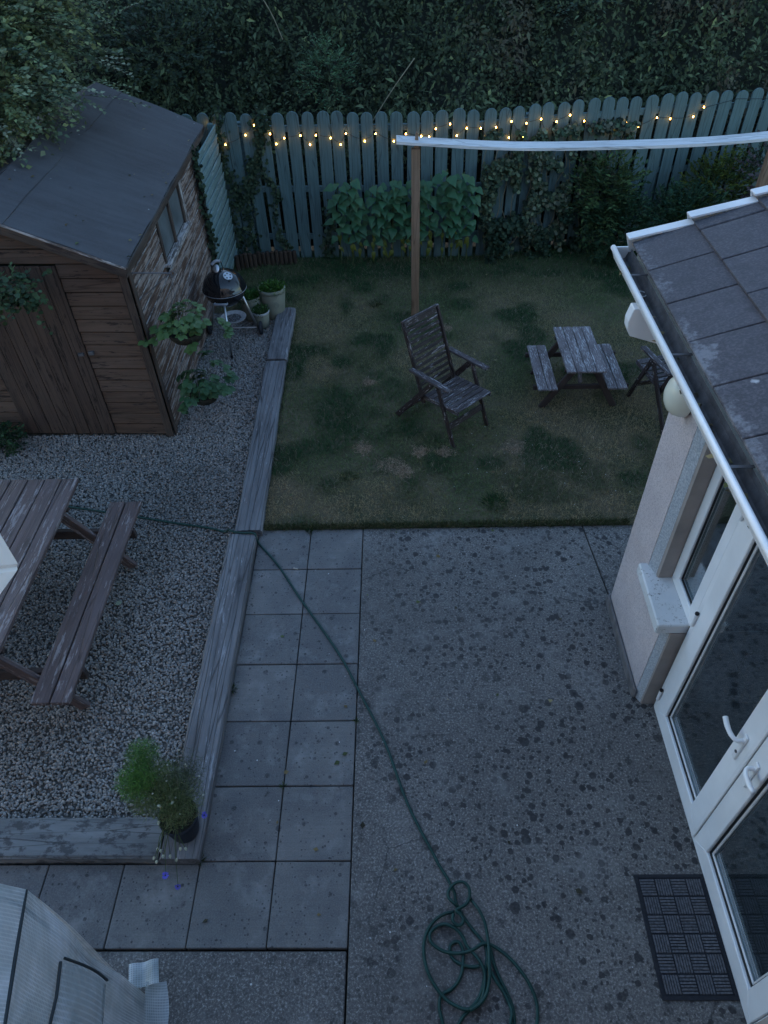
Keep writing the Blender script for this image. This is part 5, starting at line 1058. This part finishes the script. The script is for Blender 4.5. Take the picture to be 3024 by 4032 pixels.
gr = [(.065, .10, .06), (.045, .075, .045), (.11, .14, .085), (.03, .05, .035)]
climber(1.45, 1.92, 1.62, 1500, gr, 'pale leaved climber on the fence just right of the broad leaved plants')
climber(2.02, 2.62, 1.60, 2300, gr+[(.15, .17, .12)], 'thick pale flecked climber on the middle right of the fence', lsz=.052)
climber(2.72, 3.35, 1.62, 1700, gr[:2]+[(.10, .11, .08), (.02, .035, .03)], 'tangled darker climber on the fence above the house gutter')
climber(1.55, 3.5, .55, 2000, [(.02, .04, .025), (.03, .05, .03)], 'dark low growth at the foot of the fence behind the small table', name='low_ground_plant', y_off=.18, z0=.0, ns=3)
def shrub(c, r, n, cols, lsz, label, tmpl=LEAF, name='shrub', L=(.1, .25), up=.5, nl=9):
    p = empty(name, (c[0], c[1], 0), 0, label, 'shrub'); P_, d = in_blobs(n, [(*c, *r)], .25); sprays('s', P_, d+np.array([0, -.15, up]), RNG.uniform(*L, n), nl, lsz, cols, tmpl, p, twig='stem'); return p
shrub((3.30, 4.95, .42), (.40, .28, .42), 360, [(.018, .05, .028), (.025, .06, .03)], .05, 'dark feathery shrub in the border beside the far gutter corner', NARROW)
shrub((3.05, 5.15, .85), (.32, .2, .42), 200, [(.03, .065, .03), (.05, .085, .03)], .075, 'fern like shrub with drooping fronds against the fence', NARROW, L=(.2, .4))
shrub((4.05, 5.0, .48), (.50, .35, .48), 420, [(.016, .05, .03), (.03, .07, .035)], .06, 'dark green feathery bush behind the roof verge', NARROW)
shrub((4.55, 5.3, .72), (.50, .30, .50), 420, [(.06, .085, .018), (.085, .105, .02), (.04, .07, .02)], .045, 'yellow green leafy bush against the right end of the fence')
shrub((5.0, 5.0, 1.0), (.4, .4, .5), 260, [(.03, .05, .03), (.10, .075, .085)], .045, 'dark bush flecked with dull pink behind the right hand post')
# ivy on the left of the fence
def ivy(paths, label, n_per=70, w=.05, lsz=.042, z=0):
    c = empty('ivy', paths[0][0], 0, label, 'ivy'); mb = MB(); Ps = []
    for p in paths:
        q = catmull(p, 5); mb.tube(q, .004, 4, cap=False); k = RNG.random(n_per*(len(p)-1))*(len(q)-1.001); i = k.astype(int); f = (k-i)[:, None]; A = np.array([tuple(v) for v in q]); Ps.append(A[i]*(1-f)+A[i+1]*f+RNG.normal(size=(len(k), 3))*np.array([w, .012, w])+np.array([0, -.02, 0]))
    mb.build('stem', 'bark', c); P_ = np.vstack(Ps); P_[:, 1] = np.minimum(P_[:, 1], np.array([fy(v) for v in P_[:, 0]])-.015) if z == 0 else P_[:, 1]; m_ = len(P_)
    cloud('leaves', P_, rand_dir(m_, (0, -.3, -.6), .6), rand_dir(m_, (0, -1, .6), .35), RNG.uniform(.6, 1.3, m_)*lsz, tints(m_, [(.022, .040, .024), (.035, .058, .032), (.05, .075, .045)]), ROUND, 'leaf', c, kind='stuff')
f_ = lambda L: [(x, fy(x)-.02, z) for x, z in L]
ivy([f_([(-1.80, .0), (-1.83, .34), (-1.85, .66), (-1.73, .9), (-1.8, 1.09), (-1.88, 1.27), (-1.87, 1.59), (-1.8, 1.9)])], 'ivy strand climbing beside the pale side panel in the corner')
ivy([f_([(-1.60, .0), (-1.66, .4), (-1.62, .8), (-1.58, .95), (-1.51, 1.08), (-1.5, 1.26), (-1.42, 1.32), (-1.36, 1.5), (-1.35, 1.9)]), f_([(-1.36, 1.5), (-1.30, 1.7), (-1.28, 1.9)])], 'ivy strand climbing to the fence top at the second missing bulb gap', w=.045)
ivy([f_([(-1.42, 1.22), (-1.30, 1.06), (-1.22, .9), (-1.28, .66), (-1.25, .33), (-1.15, .1)])], 'thin ivy strand trailing diagonally down the fence near the log edging', n_per=38, w=.03)
ivy([f_([(-.60, .02), (-.60, .2), (-.56, .43), (-.52, .7)])], 'short ivy patch at the foot of the fence left of the broad leaved plants', n_per=60, w=.05)
ivy([[( -1.90, 4.12, .0), (-1.90, 4.13, .6), (-1.90, 4.12, 1.2), (-1.90, 4.14, 1.85)]], 'dark ivy column running up the near edge of the pale side panel', n_per=80, w=.022, z=1)

# log edging
le = empty('log_edging', (-1.4, 5.08, 0), 0, 'low dark edging of upright logs at the foot of the fence by the corner', 'log edging')
lp = catmull([(-1.86, 4.93, 0), (-1.72, 5.0, 0), (-1.45, 5.06, 0), (-1.2, 5.09, 0), (-1.04, 5.10, 0)], 6); Ls = [(lp[i+1]-lp[i]).length for i in range(len(lp)-1)]; tot = sum(Ls); nn = 14
for k in range(nn):
    d_ = tot*(k+.5)/nn; i = 0
    while d_ > Ls[i]: d_ -= Ls[i]; i += 1
    q = lp[i].lerp(lp[i+1], d_/Ls[i]); h = .20+random.uniform(-.02, .02); MB().lathe([(.030, 0), (.031, h*.5), (.029, h-.006), (.024, h), (.001, h)], (q.x, q.y, 0), 10).build('log', 'log', le, smooth=False)

# ================================================================= POT OF CORNFLOWERS ON THE SLEEPER CORNER
fp_ = empty('cornflower_pot', (-1.02, -2.615, .08), 0, 'black plastic pot of wispy cornflowers standing on the sleeper corner', 'plant pot'); cx, cy = -1.0, -2.59
MB().lathe([(.001, .078), (.078, .079), (.084, .10), (.108, .27), (.114, .272), (.114, .30), (.106, .30), (.103, .27)], (cx, cy, 0), 32).build('pot', 'potdark', fp_, smooth=True)
MB().lathe([(.001, .275), (.103, .275)], (cx, cy, 0), 20).build('compost', 'soil', fp_)
mb = MB(); bud = MB(); BUDS = [(-1.09, -2.76, .25), (-1.07, -2.77, .25), (-1.05, -2.80, .25), (-1.01, -2.80, .25), (-.96, -2.76, .25), (-.93, -2.76, .25), (-.97, -2.82, .25), (-1.10, -2.81, .25), (-1.08, -2.83, .25), (-1.015, -2.90, .24), (-.946, -2.943, .20), (-.83, -2.613, .35), (-1.05, -2.62, .5), (-.98, -2.6, .5), (-1.06, -2.68, .42)]
for i, b_ in enumerate(BUDS):
    s0 = Vector((cx+random.uniform(-.05, .05), cy+random.uniform(-.06, .03), .27)); e = Vector(b_); md = s0.lerp(e, .45)+Vector((0, 0, .12)); mb.tube(catmull([s0, md, e], 5), .0021, 4, cap=False)
    if i not in (9, 10, 11): bud.lathe([(.001, -.012), (.007, -.006), (.008, .002), (.004, .012), (.001, .014)], e, 7, (e-md).normalized().to_track_quat('Z', 'Y').to_matrix())
for i in range(26):   # fine upright stems with pale buds
    a = random.uniform(0, 6.28); rr_ = random.uniform(.05, .24); e = Vector((cx+.02+rr_*math.cos(a)*.8, cy+.10+rr_*math.sin(a), random.uniform(.42, .66))); s0 = Vector((cx+random.uniform(-.06, .06), cy+random.uniform(-.06, .06), .27)); mb.tube(catmull([s0, s0.lerp(e, .5)+Vector((0, 0, .04)), e], 4), .0016, 4, cap=False)
    if i % 2: bud.lathe([(.001, -.007), (.006, 0), (.001, .009)], e, 6)
mb.build('stems', 'stem', fp_); bud.build('buds', 'whitepetal', fp_)
for e, nrm in (((-1.015, -2.90, .245), (0, -.3, 1)), ((-.946, -2.943, .205), (.2, -.8, .5)), ((-.83, -2.613, .355), (.6, -.2, .7))):
    q = Vector(nrm).to_track_quat('Z', 'Y').to_matrix(); fl = MB()
    for k in range(11):
        a = k*2*math.pi/11+random.uniform(-.1, .1); r1 = .021*random.uniform(.85, 1.1); V = [Vector((0, 0, 0)), Vector((r1*.75*math.cos(a-.20), r1*.75*math.sin(a-.20), .005)), Vector((r1*math.cos(a), r1*math.sin(a), .007)), Vector((r1*.75*math.cos(a+.20), r1*.75*math.sin(a+.20), .005))]; fl.add([q @ v+Vector(e) for v in V], [(0, 1, 2, 3)])
    f_o = fl.build('flower', 'bluepetal', fp_)
    MB().lathe([(.001, .008), (.004, .006), (.004, 0)], e, 8, q).build('flower_centre', 'potdark', f_o)
# hair-fine feathery foliage in two bright plumes, looser green around
def hair(c, r, n, cols, ln, parent):
    d = rand_dir(n); P_ = np.array(c)+d*np.array(r)*(RNG.random((n, 1))**.5); cloud('feathery_leaves', P_, rand_dir(n, (0, 0, .4)), rand_dir(n), RNG.uniform(.5, 1.3, n)*ln, tints(n, cols), BLADE, 'leaf', parent, kind='stuff', width=.0020)
hair((-1.19, -2.36, .58), (.10, .10, .10), 2300, [(.10, .20, .05), (.075, .155, .05)], .034, fp_)
hair((-1.20, -2.50, .56), (.115, .115, .10), 2900, [(.10, .22, .04), (.075, .165, .045)], .034, fp_)
hair((-1.12, -2.48, .42), (.19, .17, .14), 5200, [(.14, .20, .07), (.18, .21, .09), (.09, .14, .05)], .042, fp_)
hair((-.98, -2.55, .42), (.15, .17, .13), 4200, [(.13, .17, .07), (.20, .21, .11), (.08, .12, .05)], .036, fp_)
hair((-.93, -2.42, .52), (.11, .13, .12), 1000, [(.05, .07, .045), (.08, .095, .065)], .036, fp_)
mb = MB()
for e in ((-1.19, -2.36, .58), (-1.20, -2.50, .56), (-1.13, -2.5, .45), (-.93, -2.42, .5)): mb.tube(catmull([(cx-.03, cy+.02, .27), tuple(Vector((cx-.03, cy+.02, .27)).lerp(Vector(e), .5)+Vector((0, 0, .03))), e], 4), .0035, 5)
mb.build('stalks', 'stem', fp_)

# ================================================================= SMALL LOOSE THINGS
board('wooden_peg', (-.565, -.448, .008), (-.525, -.462, .008), .012, .010, 'peg'); tag(bpy.data.objects['wooden_peg'], 'small pale wooden peg lying on a slab joint beside the hose', 'peg')
def weed(x, y, r, n, label, cols=((.05, .08, .03), (.03, .055, .02)), L=.05):
    a = RNG.random(n)*6.28; P_ = np.c_[x+r*np.cos(a)*RNG.random(n), y+r*np.sin(a)*RNG.random(n), np.full(n, .005)]
    o = cloud('weed', P_, np.c_[np.cos(a), np.sin(a), RNG.uniform(.3, 1.3, n)], rand_dir(n, (0, 0, 1)), RNG.uniform(.5, 1.2, n)*L, tints(n, cols), NARROW, 'leaf', width=.012); tag(o, label, 'weed')
weed(-.463, -.03, .02, 60, 'small grassy weed tuft at the slab joint by the lawn edge'); weed(-.895, -1.58, .02, 60, 'little green weed growing against the pale sleeper')
weed(1.17, .28, .09, 130, 'bright green flat weed rosette in the lawn near the patio edge', ((.02, .07, .02), (.03, .09, .03)), .08); weed(.05, 3.9, .08, 90, 'dark green weed clump in the lawn left of the post', L=.07)
weed(-.15, .66, .07, 70, 'flat leafy weed in the lawn beside the bare patches', L=.06)
def scatter_leaves(nm, n, fx, label):
    P_ = np.array([fx() for _ in range(n)]); o = cloud(nm, P_, rand_dir(n)*np.array([1, 1, .15]), rand_dir(n, (0, 0, 4)), RNG.uniform(.02, .05, n), tints(n, [(.16, .12, .06), (.10, .12, .05), (.24, .20, .10), (.05, .045, .03)]), LEAF, 'leaf'); tag(o, label, 'leaf litter', kind='stuff')
def _roofpt():
    y = random.uniform(-.1, 3.2); u = random.random()**2; x = OH*(1-u)-WID/2*u-.02; x = random.choice((x, -WID/2+random.uniform(-.1, .35))); z = ez+(OH-x)/(OH+WID/2)*(rz-ez) if x > -WID/2 else rz; return tuple(sw(x, y, z+.034))
scatter_leaves('roof_leaf_litter', 60, _roofpt, 'dry leaf litter scattered on the grey felt roof of the shed')
scatter_leaves('gutter_leaf_litter', 60, lambda: (gx+random.uniform(.02, .09), -.1-random.random()**1.5*2.6, gz-.028+random.uniform(0, .012)), 'dead leaf scraps lying in the white gutter')
scatter_leaves('patio_leaf_litter', 26, lambda: (random.uniform(-.85, 1.8), random.uniform(-3.2, -.05), .006), 'few small dry leaves blown across the patio')
scatter_leaves('lawn_leaf_litter', 50, lambda: (random.uniform(-.8, 3.2), random.uniform(.1, 5.0), .03), 'small fallen leaves lying in the lawn')
weed(-.452, -2.29, .012, 26, 'sparse weed sprouting in the slab joint beside the hose', L=.03); weed(.002, -1.84, .012, 30, 'tiny weed in the joint between slabs and concrete', L=.03); weed(-.90, -2.74, .015, 40, 'weed tuft at the near corner of the pale sleeper', L=.04)
def litter(name, pts, label, cat, col_, s, tm=LEAF):
    P_ = np.array(pts, float); n = len(P_); o = cloud(name, P_, rand_dir(n, (0, 0, 0))*np.array([1, 1, .2]), rand_dir(n, (0, 0, 3)), RNG.uniform(.7, 1.3, n)*s, tints(n, col_), tm, 'leaf'); tag(o, label, cat)
litter('fallen_leaf', [(-1.9, -.78, .012)], 'single pale green fallen leaf lying on the gravel beside the bench', 'leaf', [(.35, .42, .32)], .05, ROUND)
n = 70; x = RNG.uniform(.8, 2.4, n); y = RNG.uniform(.1, 1.6, n)
o = cloud('daisies', np.c_[x, y, np.full(n, .03)], rand_dir(n, (0, 0, .2)), rand_dir(n, (0, 0, 3)), .009, tints(n, [(.6, .6, .55)], jit=.1), ROUND, 'leaf'); tag(o, 'tiny white daisies scattered in the lawn in front of the small table', 'daisies', kind='stuff')
n = 46; x = RNG.uniform(-1.2, 1.9, n); y = RNG.uniform(-3.4, -.1, n)
o = cloud('fallen_petals', np.c_[x, y, np.full(n, .004)], rand_dir(n)*np.array([1, 1, .05]), np.tile([[0, 0, 1.]], (n, 1)), RNG.uniform(.005, .012, n), tints(n, [(.5, .5, .5), (.3, .3, .28)], jit=.1), ROUND, 'leaf'); tag(o, 'tiny pale petals and specks scattered on the paving', 'petals', kind='stuff')
n = 60; a = RNG.random(n)*6.283; x = RNG.uniform(-3.4, -1.2, n); y = RNG.uniform(-2.4, 1.2, n)
o = cloud('straw_bits', np.c_[x, y, np.full(n, .012)], rand_dir(n)*np.array([1, 1, .1]), np.tile([[0, 0, 1.]], (n, 1)), RNG.uniform(.03, .08, n), tints(n, [(.28, .26, .2), (.2, .18, .15)], jit=.1), NARROW, 'leaf', width=.006); tag(o, 'thin dry straw and twig bits lying on the gravel', 'twigs', kind='stuff')
